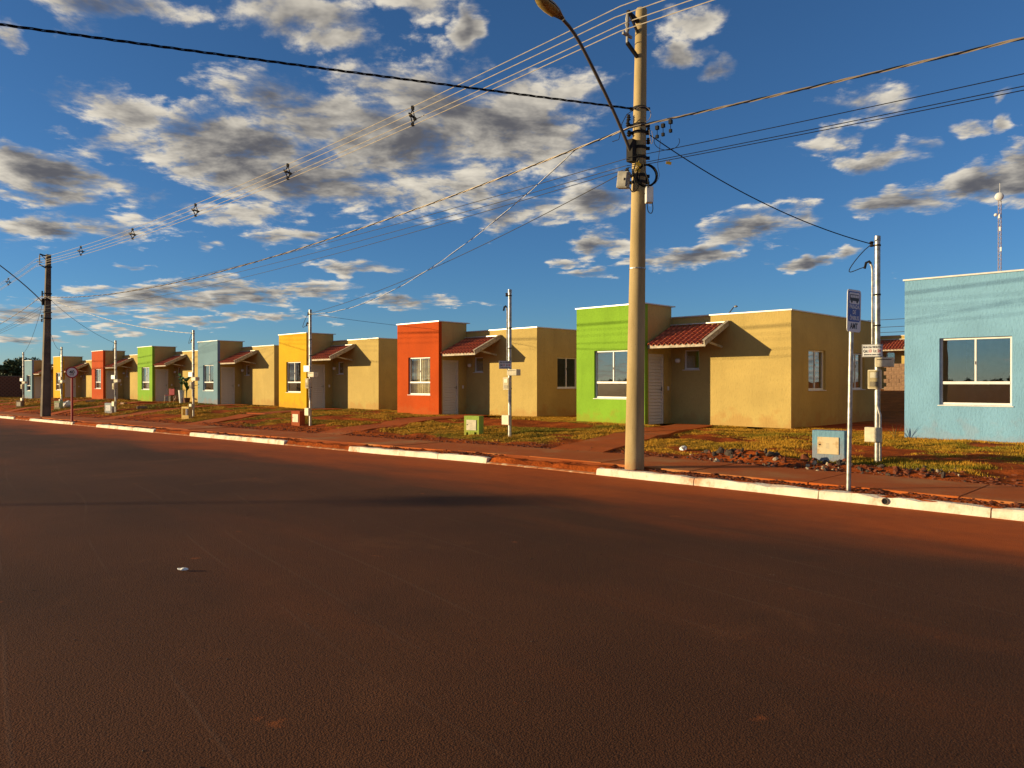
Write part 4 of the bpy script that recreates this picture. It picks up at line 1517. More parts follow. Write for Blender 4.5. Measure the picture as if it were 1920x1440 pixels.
def make_post(plate_rz, full_text, lot):
    o = empty('meter_post')
    MB().lathe([(0.046, 0), (0.046, 3.62), (0.050, 3.62), (0.050, 3.70), (0.02, 3.71)], 14).build('pipe', M['steel'], o, True)
    c = MB().tube([(-0.075, -0.02, 1.95), (-0.075, -0.02, 3.12), (-0.085, -0.02, 3.22), (-0.13, -0.02, 3.30), (-0.18, -0.02, 3.28), (-0.20, -0.02, 3.20)], 0.018, 8)
    c.build('upper_conduit', M['steel'], o, True)
    MB().tube([(-0.10, -0.02, 3.26), (-0.13, -0.02, 3.302), (-0.18, -0.02, 3.285), (-0.205, -0.02, 3.19)], 0.022, 8).build('hose_end', M['black_cable'], o, True)
    MB().tube([(0.02, -0.055, 1.32), (0.025, -0.06, 0.95), (0.065, -0.05, 0.80), (0.068, -0.05, 0.06)], 0.020, 8).build('lower_conduit', M['steel'], o, True)
    for z in (1.25, 2.25, 2.75, 3.55):
        MB().lathe([(0.050, -0.012), (0.054, -0.012), (0.054, 0.012), (0.050, 0.012)], 12, (0, 0, z)).obox((-0.075, -0.01, z), (0.05, 0.03, 0.02)).build('strap', M['dark_metal'], o)
    MB().lathe([(0.02, -0.045), (0.04, -0.03), (0.025, 0), (0.04, 0.03), (0.02, 0.045)], 8, (-0.09, -0.02, 3.58)).build('insulator', M['dark_metal'], o)
    mtr = MB().box(-0.115, 0.095, -0.13, -0.05, 1.22, 1.53).build('meter_box', M['box_plastic'], o, bevel=0.012)
    MB().box(-0.100, 0.080, -0.150, -0.131, 1.24, 1.515).build('cover', M['cover'], mtr)
    MB().box(-0.07, 0.05, -0.141, -0.132, 1.40, 1.49).build('dial', M['sign_white'], mtr)
    MB().box(-0.075, 0.055, -0.140, -0.132, 1.26, 1.34).build('terminal_block', M['arm_metal'], mtr)
    lb = empty('letter_box', (0.12, 0.02, 1.66), 0.25, o)
    MB().box(-0.15, 0.13, -0.09, 0.12, -0.085, 0.07).build('case', M['box_plastic'], lb, bevel=0.008)
    MB().box(-0.12, 0.10, -0.094, -0.088, 0.030, 0.040).build('slot', M['dark_metal'], lb)
    bx = MB().box(-0.165, 0.10, -0.13, -0.05, 0.36, 0.60).build('inspection_box', M['box_plastic'], o, bevel=0.008)
    MB().box(-0.155, 0.09, -0.138, -0.129, 0.37, 0.59).build('lid', M['box_plastic'], bx, bevel=0.004)
    sl_ = MB()
    for k in range(6):
        sl_.box(-0.06, 0.02, -0.1400, -0.1375, 0.43 + k * 0.022, 0.434 + k * 0.022)
    sl_.build('vents', M['grey_plastic'], bx)
    plate = MB().box(-0.17, 0.15, -0.005, 0.005, -0.10, 0.10).build('name_plate', M['sign_white'], o, loc=(-0.03, -0.12, 1.84), rot=(0, 0, plate_rz))
    fr_ = MB()
    for a in ((-0.165, 0.145, -0.095, -0.090), (-0.165, 0.145, 0.090, 0.095)):
        fr_.box(a[0], a[1], -0.0065, -0.0055, a[2], a[3])
    for a in (-0.165, 0.140):
        fr_.box(a, a + 0.005, -0.0068, -0.0058, -0.089, 0.089)
    fr_.build('border', M['black_paint'], plate)
    if full_text:
        text_obj('RUA DA VIOLETA', 0.045, M['black_paint'], plate, (-0.01, -0.0068, 0.055), bold=0.0012, sx=0.80)
        text_obj('Qd.:', 0.062, M['black_paint'], plate, (-0.110, -0.0068, -0.008), bold=0.0016, sx=0.75)
        text_obj('13', 0.066, M['red_paint'], plate, (-0.045, -0.0068, -0.008), bold=0.0016, sx=0.75)
        text_obj('Lt.:', 0.062, M['black_paint'], plate, (0.035, -0.0068, -0.008), bold=0.0016, sx=0.75)
        text_obj(lot, 0.066, M['red_paint'], plate, (0.095, -0.0068, -0.008), bold=0.0016, sx=0.75)
        text_obj('RESIDENCIAL SANTA CLARA', 0.027, M['black_paint'], plate, (-0.01, -0.0068, -0.066), bold=0.0008, sx=0.75)
    return o


post_top = {}
pproto = None
for px_, nm in reversed(POSTS):
    X = x_at(px_, POST_Y)
    Z = float(height(np.array([X]), np.array([POST_Y]))[0])
    if px_ == 1645:
        o = make_post(0.22, True, '24')
    elif px_ == 956:
        o = make_post(0.95, True, '25')
    else:
        if pproto is None:
            pproto = make_post(0.15, False, '')
            o = pproto
        else:
            o = copy_tree(pproto)
    o.location = (X, POST_Y, Z - 0.03)
    PS = {1645: 1.05, 582: 1.08}.get(px_, 1.02)
    o.scale = (1, 1, PS)
    o.rotation_euler = (0, 0, random.uniform(-0.1, 0.25) if px_ < 900 else 0.0)
    tag(o, 'galvanised electricity meter post with boxes in front of the %s house' % nm, 'meter post', 'meter posts along the plots')
    post_top[px_] = Vector((X - 0.09, POST_Y - 0.02, Z - 0.03 + 3.58 * PS))
    # the loose loop of wire at the top of the post
    a = post_top[px_]
    e = Vector((X - 0.20, POST_Y - 0.02, Z - 0.03 + 3.22 * PS))
    pts = [a.lerp(e, s) + Vector((-0.32 * math.sin(math.pi * s) ** 0.8, 0, -0.22 * math.sin(math.pi * s))) for s in np.linspace(0, 1, 13)]
    if px_ not in (956,):
        wire('wire_loop', pts, 0.008, M['black_cable'], 'loose wire loop at the top of the %s house meter post' % nm, 'wire loops on meter posts', n=5)

nq = Vector((NPX + 0.22, NPY - 0.16, 5.66))
wire('drop_cable', sag_line(nq, post_top[1645], 0.22), 0.009, M['black_cable'], 'dark drop cable from the round pole to the pale blue house post', G_DROP)
wire('drop_cable', sag_line((NPX - 0.05, NPY - 0.22, 4.98), post_top[582], 0.25), 0.007, M['grey_cable'], 'thin dark drop cable from the splice box to the nearer yellow house post', G_DROP)
p_lv = Vector(LV_N).lerp(Vector(LV_L), 0.03) - Vector((0, 0, 0.1))
twisted('drop_cable', p_lv, post_top[582], 0.75, 0.0048, 0.009, 1.9, [M['white_cable'], M['black_cable']], 'black and white twisted drop cable from the round pole to a house post', G_DROP, 2)
lq = Vector((LPX + 0.1, LPY, P(88, 553, LPY).z))
twisted('drop_cable', lq - Vector((0, 0, 0.08)), post_top[363], 0.35, 0.007, 0.011, 0.8, [M['white_cable'], M['white_cable']], 'white twisted drop cable from the square pole to the middle blue house post', G_DROP, 2)
wire('drop_cable', sag_line(lq, post_top[217], 0.25), 0.009, M['grey_cable'], 'dark drop cable from the square pole to the farther orange house post', G_DROP)
wire('drop_cable', sag_line(lq - Vector((0, 0, 0.9)), post_top[116], 0.6), 0.009, M['grey_cable'], 'slack dark drop cable from the square pole to the farther yellow house post', G_DROP)
wire('drop_cable', sag_line(lq - Vector((0.2, 0, 0)), post_top[44], 0.5), 0.009, M['grey_cable'], 'dark drop cable from the square pole to the far end house post', G_DROP)
wire('drop_cable', sag_line(post_top[582], (HX[6] + 2.4, FRONT_Y + 5.0, HZ[6] + 3.3), 0.12), 0.006, M['grey_cable'], 'thin cable from the nearer yellow house post to behind the orange front', G_DROP)
# clamps and loops where the drops leave the supply cable beside the round pole
for px_, py_, nm in ((1232, 240, 'nearest to the round pole'), (1243, 236, 'in the middle of the three'), (1257, 229, 'farthest from the round pole')):
    c0 = P(px_, py_, NPY - 0.18)
    mb = MB().obox((0, 0, 0), (0.05, 0.05, 0.06)).obox((0, 0, -0.14), (0.04, 0.04, 0.05)).tube([(0, 0, 0), (0, 0, -0.14)], 0.006, 4)
    tag(mb.build('tap_connector', M['black_cable'], loc=c0), 'black tap connector on the supply cable, ' + nm, 'connector', 'tap connectors on the supply cable')
c0 = P(1250, 265, NPY - 0.18)
pts = [c0 + RIGHT * (0.20 * math.cos(a)) + Vector((0, 0, 0.14 * math.sin(a))) for a in np.linspace(2.6, 6.6, 18)]
wire('jumper_loop', pts, 0.005, M['black_cable'], 'thin black jumper loop hanging under the tap connectors', 'jumper loops', n=5)
c0 = P(1205, 215, NPY - 0.16)
pts = [c0 + RIGHT * (0.13 * math.cos(a)) + Vector((0, 0, 0.13 * math.sin(a))) for a in np.linspace(2.6, -1.2, 16)]
wire('jumper_loop', pts, 0.006, M['bare_cable'], 'pale jumper wire looping round the pole at the crossing cable', 'jumper loops', n=5)
c0 = P(1172, 262, NPY - 0.2)
pts = [P(1187, 207, NPY - 0.18), P(1175, 215, NPY - 0.2), P(1166, 232, NPY - 0.2), P(1163, 250, NPY - 0.2), P(1160, 262, NPY - 0.2), P(1148, 266, NPY - 0.2)]
wire('jumper_loop', pts, 0.006, M['black_cable'], 'dark jumper wires beside the lamp arm joining the crossing cable', 'jumper loops', n=5)

# ------------------------------------------------------------------ masonry service boxes
def service_box(px, py, Y, w, h_, dp, body, door, rz, label, feet=False, opened=False):
    X = x_at(px, Y)
    Z = float(height(np.array([X]), np.array([Y]))[0])
    o = empty('service_box', (X, Y, Z - 0.02), rz)
    mb = MB()
    if feet:
        panel(mb, (-w / 2, 0, 0), XA, ZA, -YA, w, h_, dp, [(w * 0.14, w * 0.28, 0.001, h_ * 0.16), (w * 0.68, w * 0.84, 0.001, h_ * 0.18)] + ([(w * .2, w * .8, h_ * .35, h_ * .85)] if opened else []))
    elif opened:
        panel(mb, (-w / 2, 0, -0.1), XA, ZA, -YA, w, h_ + 0.1, dp - 0.03, [(w * .15, w * .85, h_ * .35 + 0.1, h_ * .85 + 0.1)])
        mb.box(-w / 2, w / 2, dp - 0.03, dp, -0.1, h_)
    else:
        mb.box(-w / 2, w / 2, 0, dp, -0.1, h_)
    mb.build('body', body, o, bevel=0.012)
    if opened:
        MB().box(w * 0.36, w * 0.40, -0.10, -0.002, h_ * .35, h_ * .85).build('door', door, o)
    else:
        d0 = MB().box(-w * 0.33, w * 0.33, -0.014, 0.003, h_ * 0.27, h_ * 0.80).build('door', door, o, bevel=0.004)
        MB().lathe([(0.012, 0), (0.012, 0.01)], 10).build('lock', M['dark_metal'], d0, loc=(-w * 0.26, -0.014, h_ * 0.56), rot=(math.pi / 2, 0, 0))
        v_ = MB()
        for k in range(6):
            v_.box(-0.035, 0.02, -0.0165, -0.0138, h_ * 0.45 + k * 0.017, h_ * 0.45 + 0.004 + k * 0.017)
        v_.build('vents', M['grey_plastic'], d0)
    return tag(o, label, 'service box', 'painted masonry service boxes')


box_door = worn('dirty_cream_door', (0.62, 0.50, 0.30), (0.45, 0.25, 0.09), 0.50, 0.66, 0.7, 6.0, 0.6, 0.1)
box_blue = stucco('blue_box_render', (0.17, 0.33, 0.44), 0.30)
box_green = stucco('green_box_render', (0.30, 0.41, 0.07), 0.3)
box_red = stucco('brick_red_box_render', (0.38, 0.075, 0.025), 0.3)
box_yellow = stucco('yellow_box_render', (0.66, 0.48, 0.16), 0.3)
box_pale = stucco('pale_blue_box_render', (0.42, 0.50, 0.50), 0.3)
box_mint = stucco('pale_green_box_render', (0.42, 0.50, 0.28), 0.3)
service_box(1553, 865, 13.25, 0.54, 0.56, 0.20, box_blue, box_door, 0.12, 'blue rendered service box with stained cream door beside the rubble')
service_box(884, 815, 13.5, 0.46, 0.52, 0.24, box_green, M['box_plastic'], 0.28, 'lime green service box with cream door and notched foot', True)
service_box(554, 795, 13.4, 0.42, 0.52, 0.24, box_red, M['box_plastic'], 0.22, 'brick red service box with cream door near the nearer yellow house')
service_box(347, 784, 13.1, 0.42, 0.56, 0.2, box_yellow, M['white'], 0.35, 'pale yellow service box standing open in front of the farther green house', False, True)
service_box(203, 773, 13.4, 0.50, 0.56, 0.24, box_pale, M['sign_white'], 0.45, 'pale bluish service box in front of the farther orange house')
service_box(107, 770, 13.3, 0.42, 0.52, 0.24, box_mint, M['box_plastic'], 0.6, 'pale green service box beside the white sack')
service_box(35, 763, 13.3, 0.46, 0.5, 0.24, M['shade_toned_clay'], M['box_plastic'], 0.6, 'clay coloured service box at the far end of the row')

# ------------------------------------------------------------------ signs
SBX, SBY = x_at(1591, 10.32), 10.32
bs = empty('bus_stop_sign', (SBX, SBY, 0.02))
leaning(bs, 0.9)
MB().lathe([(0.030, 0), (0.030, 2.64)], 14).build('pole', M['steel'], bs, True)
pl = empty('sign_plate', (0.035, -0.01, 2.47), math.radians(81), bs)


def rounded(w, h_, r, n=6):
    pts = []
    for cx, cz, a0 in ((w / 2 - r, h_ / 2 - r, 0), (-w / 2 + r, h_ / 2 - r, 90), (-w / 2 + r, -h_ / 2 + r, 180), (w / 2 - r, -h_ / 2 + r, 270)):
        for k in range(n + 1):
            a = math.radians(a0 + 90 * k / n)
            pts.append((cx + r * math.cos(a), cz + r * math.sin(a)))
    return pts


SW, SHT = 0.335, 0.56
MB().prism(rounded(SW, SHT, 0.045), -0.002, 0.003, 'y').build('backing', M['sign_white'], pl)
bl = MB()
bl.prism([(a, b_ + 0.055) for a, b_ in rounded(SW - 0.05, 0.40, 0.03)], -0.0035, -0.0021, 'y')
bl.build('blue_field', M['sign_blue'], pl)
wq = MB().prism([(a, b_ + 0.165) for a, b_ in rounded(SW - 0.09, 0.15, 0.015)], -0.0050, -0.0036, 'y').build('white_field', M['sign_white'], pl)
bus = MB()
bus.prism([(a, b_ + 0.172) for a, b_ in rounded(0.22, 0.085, 0.015)], -0.0062, -0.0051, 'y')
for wx in (-0.065, 0.065):
    bus.prism([(wx + 0.020 * math.cos(a), 0.122 + 0.020 * math.sin(a)) for a in np.linspace(0, 2 * math.pi, 14, endpoint=False)], -0.0063, -0.0052, 'y')
bus.build('bus_symbol', M['black_paint'], pl)
bw = MB()
for k in range(5):
    bw.box(-0.098 + k * 0.041, -0.065 + k * 0.041, -0.0076, -0.0064, 0.172, 0.205)
bw.build('bus_windows', M['sign_white'], pl)
for txt, zz_, sz, mt in (('PARADA', 0.050, 0.075, 'sign_white'), ('DE', -0.020, 0.075, 'sign_white'), ('ÔNIBUS', -0.098, 0.075, 'sign_white'), ('AMT', -0.205, 0.105, 'black_paint')):
    text_obj(txt, sz, M[mt], pl, (0, -0.0050 if mt == 'sign_white' else -0.0035, zz_), bold=0.002, sx=0.84)
tag(bs, 'blue and white bus stop sign on a galvanised pole at the kerb', 'bus stop sign')

SPX_, SPY_ = x_at(135, 10.4), 10.4
s40 = empty('speed_limit_sign', (SPX_, SPY_, float(zr(SPX_)) + 0.02))
MB().lathe([(0.045, 0), (0.045, 2.35)], 12).build('pole', M['sign_red'], s40, True)
dp_ = empty('sign_disc', (0.06, -0.02, 2.28), math.radians(82), s40)


def disc(r, y0, y1, n=32):
    return MB().prism([(r * math.cos(a), r * math.sin(a)) for a in np.linspace(0, 2 * math.pi, n, endpoint=False)], y0, y1, 'y')


disc(0.26, -0.002, 0.003).build('rim', M['sign_red'], dp_)
disc(0.205, -0.004, -0.0022).build('face', M['sign_white'], dp_)
text_obj('40', 0.21, M['black_paint'], dp_, (0, -0.0052, 0.01), bold=0.006)
text_obj('km/h', 0.085, M['black_paint'], dp_, (0, -0.0052, -0.105), bold=0.002)
tag(s40, 'round red rimmed speed limit sign reading 40 on a dark red pole', 'road sign')

# ------------------------------------------------------------------ rubble and litter
def rock_mesh(name, seed, mat):
    bm = bmesh.new()
    bmesh.ops.create_icosphere(bm, subdivisions=1, radius=1.0)
    r_ = random.Random(seed)
    for v in bm.verts:
        v.co *= r_.uniform(0.65, 1.15)
        v.co.z *= 0.7
    me = bpy.data.meshes.new(name)
    bm.to_mesh(me)
    bm.free()
    me.materials.append(mat)
    return me


ROCKS = [rock_mesh('stone', s, M['stone']) for s in range(5)] + [rock_mesh('stone', 10 + s, M['pale_stone']) for s in range(3)] + [rock_mesh('stone', 20 + s, M['red_stone']) for s in range(3)]
rub = empty('rubble_heap', (-5.3, 12.6, 0.15))
tag(rub, 'heap of broken asphalt and stones along the turf edge by the blue service box', 'rubble')


def gz(X, Y):
    return float(height(np.array([X]), np.array([Y]))[0])


for k in range(280):
    t_ = random.random()
    X = -7.6 + 4.3 * t_ ** 0.9 + random.gauss(0, 0.25)
    Y = 12.45 - 0.12 * math.sin(t_ * 5) + random.gauss(0, 0.27)
    if Y < 11.95:
        Y = 11.95 + random.random() * 0.2
    s = random.choice([0.012, 0.018, 0.022, 0.03, 0.04, 0.05]) * random.uniform(0.8, 1.2)
    if k < 7:
        s = random.uniform(0.06, 0.09)
    o = link_mesh('stone', random.choice(ROCKS[:5] * 2 + ROCKS[5:] + ROCKS[8:] * 2) if k > 0 else ROCKS[5], rub)
    o.location = Vector((X, Y, max(gz(X, Y), float(zr(X)) + 0.13 if Y < 12.1 else 0) + s * 0.25)) - rub.location
    o.rotation_euler = [random.uniform(0, 6.28) for _ in range(3)]
    o.scale = (s * random.uniform(0.8, 1.4), s, s * random.uniform(0.7, 1.0))
# tall dark clods behind the stones
for k in range(14):
    X, Y = -7.3 + random.random() * 2.0, 12.75 + random.gauss(0, 0.15)
    o = link_mesh('stone', random.choice(ROCKS[8:] + ROCKS[:5]), rub)
    s = random.uniform(0.05, 0.10)
    o.location = Vector((X, Y, gz(X, Y) + s * 0.2)) - rub.location
    o.rotation_euler = [random.uniform(0, 6.28) for _ in range(3)]
    o.scale = (s * 1.3, s, s * 0.8)


def scatter_rocks(name, n, fn, smin, smax, mats, label, cat):
    V_, F_, Mi, base = [], [], [], 0
    src = [(np.array([v.co[:] for v in r.vertices]), np.array([p.vertices[:] for p in r.polygons])) for r in ROCKS[:4]]
    for k in range(n):
        X, Y, Z = fn()
        v, f = src[k % 4]
        s = smin + (smax - smin) * random.random() ** 2
        R_ = np.array(Matrix.Rotation(random.uniform(0, 6.28), 3, 'Z'))
        V_.append((v * np.array([s * random.uniform(0.8, 1.6), s, s * 0.8])) @ R_.T + np.array([X, Y, Z + s * 0.2]))
        F_.append(f + base)
        base += len(v)
    me = mesh_np(name, np.concatenate(V_), np.concatenate(F_), mats)
    return tag(link_mesh(name, me), label, cat, kind='stuff')


def on_strip():
    while True:
        X = random.choice([random.uniform(-12, 2), random.uniform(-40, -8)])
        if not any(a - 0.1 < X < b_ + 0.1 for a, b_ in lows):
            Y = random.uniform(10.2, 10.55)
            return X, Y, gz(X, Y)


scatter_rocks('soil_clods', 5200, on_strip, 0.006, 0.028, M['red_stone'], 'crumbled dark red soil clods filling the strip behind the kerb', 'soil')


def on_lawn_edge():
    while True:
        X = random.choice([random.uniform(-12, 0), random.uniform(-28, -10), random.uniform(-55, -25)])
        Y = 12.1 + abs(random.gauss(0, 0.45))
        if random.random() < float(1 - turf_cover(np.array([X]), np.array([Y]))[0]):
            return X, Y, gz(X, Y)


scatter_rocks('soil_clods', 4200, on_lawn_edge, 0.008, 0.040, M['red_stone'], 'loose red soil clods along the ragged edge of the turf', 'soil')


def on_road():
    Y = random.uniform(1.0, 10.0)
    X = random.uniform(-16, 2)
    return X, Y, float(zr(X))


scatter_rocks('road_grit', 700, on_road, 0.002, 0.007, M['stone'], 'scattered grit and small stones on the asphalt', 'grit')


def crumpled(name, loc, size, mat, label, cat, seed, group=None):
    bm = bmesh.new()
    bmesh.ops.create_icosphere(bm, subdivisions=2, radius=1.0)
    r_ = random.Random(seed)
    for v in bm.verts:
        v.co *= r_.uniform(0.6, 1.2)
        v.co.z = max(v.co.z, -0.45)
    me = bpy.data.meshes.new(name)
    bm.to_mesh(me)
    bm.free()
    me.materials.append(mat)
    o = link_mesh(name, me)
    o.location = loc
    o.scale = size
    o.rotation_euler = (0, 0, r_.uniform(0, 6))
    return tag(o, label, cat, group)


lx, d_ = None, EYE * F_PX / (1071 - HOR)
u_ = (342 - 960) / F_PX
lp = VIEW * d_ + RIGHT * (u_ * d_)
crumpled('litter_scrap', (lp.x, lp.y, 0.015), (0.045, 0.024, 0.016), M['plastic_bag'], 'scrap of white litter lying alone on the asphalt', 'litter', 3)
Xb = x_at(1281, 13.3)
crumpled('plastic_bag', (Xb, 13.3, gz(Xb, 13.3) + 0.05), (0.10, 0.07, 0.06), M['plastic_bag'], 'crumpled white plastic bag on the turf near the round pole', 'litter', 5)
Xb = x_at(127, 14.0)
crumpled('white_sack', (Xb, 14.0, gz(Xb, 14.0) + 0.14), (0.34, 0.22, 0.30), M['plastic_bag'], 'full white sack on the turf behind the speed limit sign', 'sack', 8)
for k, (px_, Y_, nm) in enumerate(((232, 16.0, 'in front of the farther green house'), (266, 15.0, 'near the farther orange house post'), (170, 16.2, 'before the farther orange house'))):
    X = x_at(px_, Y_)
    o = MB().box(-0.28, 0.28, -0.10, 0.10, -0.05, 0.10).box(-0.20, 0.20, -0.104, -0.10, 0.0, 0.06).build('clay_block', M['shade_toned_clay'], None, loc=(X, Y_, gz(X, Y_) + 0.03), rot=(0, 0, 0.4 * k), bevel=0.01)
    tag(o, 'clay building block lying on the turf ' + nm, 'clay block', 'loose clay blocks')
# low slab lying on the turf before the dusty blue house
X, Y_ = x_at(485, 15.5), 15.5
tag(MB().box(-0.9, 0.9, -0.3, 0.3, -0.05, 0.06).build('concrete_slab', M['path'], None, loc=(X, Y_, gz(X, Y_)), rot=(0, 0, 0.1), bevel=0.01), 'muddy concrete slab lying on the turf between two service boxes', 'slab')


# small plants and household things by the farther green house
def blade_leaf(mb, base, direction, length, width, droop):
    d0 = Vector(direction).normalized()
    side = d0.cross(Vector((0, 0, 1))).normalized()
    n = 5
    L_, R_ = [], []
    for i in range(n + 1):
        t_ = i / n
        c = Vector(base) + d0 * (length * t_) - Vector((0, 0, droop * length * t_ * t_))
        w = width * math.sin(math.pi * min(1, 0.08 + t_ * 0.92)) * 0.5
        L_.append(c + side * w + Vector((0, 0, w * 0.3)))
        R_.append(c - side * w + Vector((0, 0, w * 0.3)))
    vs, fs = [], []
    for i in range(n + 1):
        t_ = i / n
        c = Vector(base) + d0 * (length * t_) - Vector((0, 0, droop * length * t_ * t_))
        vs += [L_[i], c, R_[i]]
    for i in range(n):
        a = i * 3
        fs += [(a, a + 1, a + 4, a + 3), (a + 1, a + 2, a + 5, a + 4)]
    mb.add(vs, fs)


GX3, GZ3 = HX[3], HZ[3]


def potted(x, y, pot_prof, pot_mat, leaves, hgt, label):
    o = empty('potted_plant', (x, y, gz(x, y)))
    MB().lathe(pot_prof, 14).build('pot', pot_mat, o, True)
    zt = pot_prof[-1][1] - 0.02
    st = MB()
    for k in range(3):
        st.tube([(0, 0, zt), (0.05 * math.cos(k * 2), 0.05 * math.sin(k * 2), zt + hgt * 0.7)], 0.02, 6)
    st.build('stem', M['leaf'], o)
    for k in range(leaves):
        mb = MB()
        a = k * 2.4
        el = random.uniform(0.4, 1.3)
        blade_leaf(mb, (0.03 * math.cos(a), 0.03 * math.sin(a), zt + hgt * random.uniform(0.3, 0.75)), (math.cos(a) * math.cos(el), math.sin(a) * math.cos(el), math.sin(el)), hgt * random.uniform(0.5, 0.8), 0.26, 0.5)
        mb.build('leaf', M['leaf'], o, fix=False)
    return tag(o, label, 'potted plant', 'potted plants by the farther green house')


potted(x_at(340, 18.2), 18.2, [(0.10, 0), (0.13, 0.3), (0.17, 0.75), (0.18, 0.8)], M['white'], 9, 1.0, 'broad leaved plant in a tall white vase by the farther green house')
potted(x_at(350, 18.4), 18.4, [(0.14, 0), (0.2, 0.3), (0.21, 0.34)], M['brick'], 9, 1.35, 'taller broad leaved plant in a clay pot by the farther green house')
ch = empty('chair', (x_at(318, 19.0), 19.0, gz(x_at(318, 19.0), 19.0)), 0.5)
MB().box(-0.21, 0.21, -0.2, 0.2, 0.42, 0.45).build('seat', M['red_plastic'], ch, bevel=0.01)
MB().box(-0.21, 0.21, 0.18, 0.21, 0.45, 0.85).build('backrest', M['red_plastic'], ch, bevel=0.01)
for sx in (-0.19, 0.19):
    for sy in (-0.18, 0.18):
        MB().tube([(sx, sy, 0.43), (sx * 1.08, sy * 1.1, 0)], 0.015, 6).build('leg', M['steel'], ch)
tag(ch, 'dark red chair with metal legs beside the farther green house door', 'chair')
crumpled('cloth_bundle', (x_at(329, 18.9), 18.9, gz(x_at(329, 18.9), 18.9) + 0.2), (0.16, 0.16, 0.28), M['shade_toned_clay'], 'pale bundle on the ground between chair and plants', 'bundle', 12)

# weed tuft at the corner of the pale blue house
tw = empty('weed_tuft', (HX[8] - 0.12, FRONT_Y - 0.25, gz(HX[8] - 0.12, FRONT_Y - 0.25)))
for k in range(14):
    mb = MB()
    a = random.uniform(0, 6.28)
    el = random.uniform(0.7, 1.4)
    blade_leaf(mb, (0, 0, 0), (math.cos(a) * math.cos(el), math.sin(a) * math.cos(el), math.sin(el)), random.uniform(0.25, 0.5), 0.014, 0.2)
    mb.build('leaf', M['straw'], tw, fix=False)
tag(tw, 'tuft of spiky weeds at the corner of the pale blue house', 'weed')

# ------------------------------------------------------------------ things beyond the row
# brick wall closing the street's far end
bwall = empty('brick_wall', (-96, 10, -0.55))
BR = MB().box(0, 0.12, 0.01, 0.39, 0.008, 0.182).mesh('brick', M['brick'])
MB().box(0.01, 0.10, 4.0, 40, 0.0, 2.75).build('mortar_core', M['old_concrete'], bwall)
for row in range(14):
    for kk in range(21):
        o = link_mesh('brick', BR, bwall)
        o.location = (0, 4.2 + kk * 0.4 + (0.2 if row % 2 else 0), row * 0.19 + 0.02)
for kk in range(10):
    MB().box(0.121, 0.25, -0.12, 0.12, 0, 2.8).build('pillar', M['old_concrete'], bwall, loc=(0, 4.5 + kk * 3.6, 0))
tag(bwall, 'dark brick wall with concrete pillars beyond the last house', 'wall')

# stack of clay blocks behind, seen through the gap
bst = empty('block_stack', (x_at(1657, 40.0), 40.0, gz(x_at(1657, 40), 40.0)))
BB = MB().box(0.004, 0.236, 0, 0.14, 0.004, 0.186).mesh('block', M['shade_toned_clay'])
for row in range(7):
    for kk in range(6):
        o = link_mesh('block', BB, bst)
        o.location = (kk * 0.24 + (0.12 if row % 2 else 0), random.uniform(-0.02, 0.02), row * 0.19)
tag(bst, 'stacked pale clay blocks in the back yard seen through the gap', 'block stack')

# wires and lamp of the street behind
for k, (py, nm) in enumerate(((594, 'topmost'), (608, 'second'), (618, 'third'), (638, 'lowest'))):
    z = z_at(1670, py, 62.0)
    wire('rear_wire', sag_line((-60, 62, z + 0.3), (20, 62, z + 0.3), 0.5), 0.02, M['grey_cable'], '%s thin wire of the street behind, seen over the back yards' % nm, 'wires of the street behind')
lp_ = P(1364, 583, 64.0)
lpost = empty('rear_street_lamp', (lp_.x, lp_.y, 0.8))
hz_ = lp_.z - 0.8
MB().tube([(0, 0, 0), (0, 0, hz_ - 0.9), (0.05, 0.05, hz_ - 0.3), (0.4, 0.4, hz_ + 0.35)], 0.05, 8).build('post', M['arm_metal'], lpost, True)
MB().lathe([(0.05, 0), (0.16, 0.05), (0.17, 0.12), (0.06, 0.2)], 12).build('lamp_head', M['grey_plastic'], lpost, True, loc=(0.55, 0.55, hz_ + 0.32))
tag(lpost, 'distant street lamp poking up over the lime green house roof', 'street lamp', 'street lamps on poles')

# telecom mast
tp = P(1874, 358, 348.0)
mast = empty('telecom_mast', (tp.x, tp.y, 0))
mh = tp.z
mb, mb2 = MB(), MB()
hw = 0.55
nseg = 44
corners = [(hw, hw), (-hw, hw), (-hw, -hw), (hw, -hw)]
for (a, b_) in corners:
    mb.tube([(a, b_, 0), (a * 0.8, b_ * 0.8, mh - 4)], 0.07, 4)
for s in range(nseg):
    z0_, z1_ = (mh - 4) * s / nseg, (mh - 4) * (s + 1) / nseg
    for k in range(4):
        a, b_ = corners[k], corners[(k + 1) % 4]
        (mb if s % 4 < 2 else mb2).tube([(a[0], a[1], z0_), (b_[0], b_[1], z1_)], 0.045, 3)
        (mb if s % 4 < 2 else mb2).tube([(a[0], a[1], z1_), (b_[0], b_[1], z1_)], 0.045, 3)
mb.build('red_lattice', M['mast_red'], mast)
mb2.build('white_lattice', M['coping'], mast)
MB().tube([(0, 0, mh - 4), (0, 0, mh + 3)], 0.09, 5).build('spike', M['sign_white'], mast)


def dish(zz_, r_, xoff):
    o = MB().lathe([(r_, 0), (r_, 0.6), (r_ * 0.7, 1.0), (0.2, 1.1)], 20).build('dish_antenna', M['sign_white'], mast, True, loc=(xoff, -1.0, zz_), rot=(math.pi / 2, 0, math.radians(20)))


dish(mh - 2.5, 1.55, 0)
dish(mh - 9.5, 0.6, -1.2)
for k, zz_ in enumerate((mh - 11, mh - 16, mh - 24)):
    MB().box(-0.3, 0.3, -1.4, -1.1, 0, 1.6).build('panel_antenna', M['sign_white'], mast, loc=(0.3 * k, 0, zz_))
tag(mast, 'tall thin pale lattice telecom mast with a round dish above the blue house', 'mast')


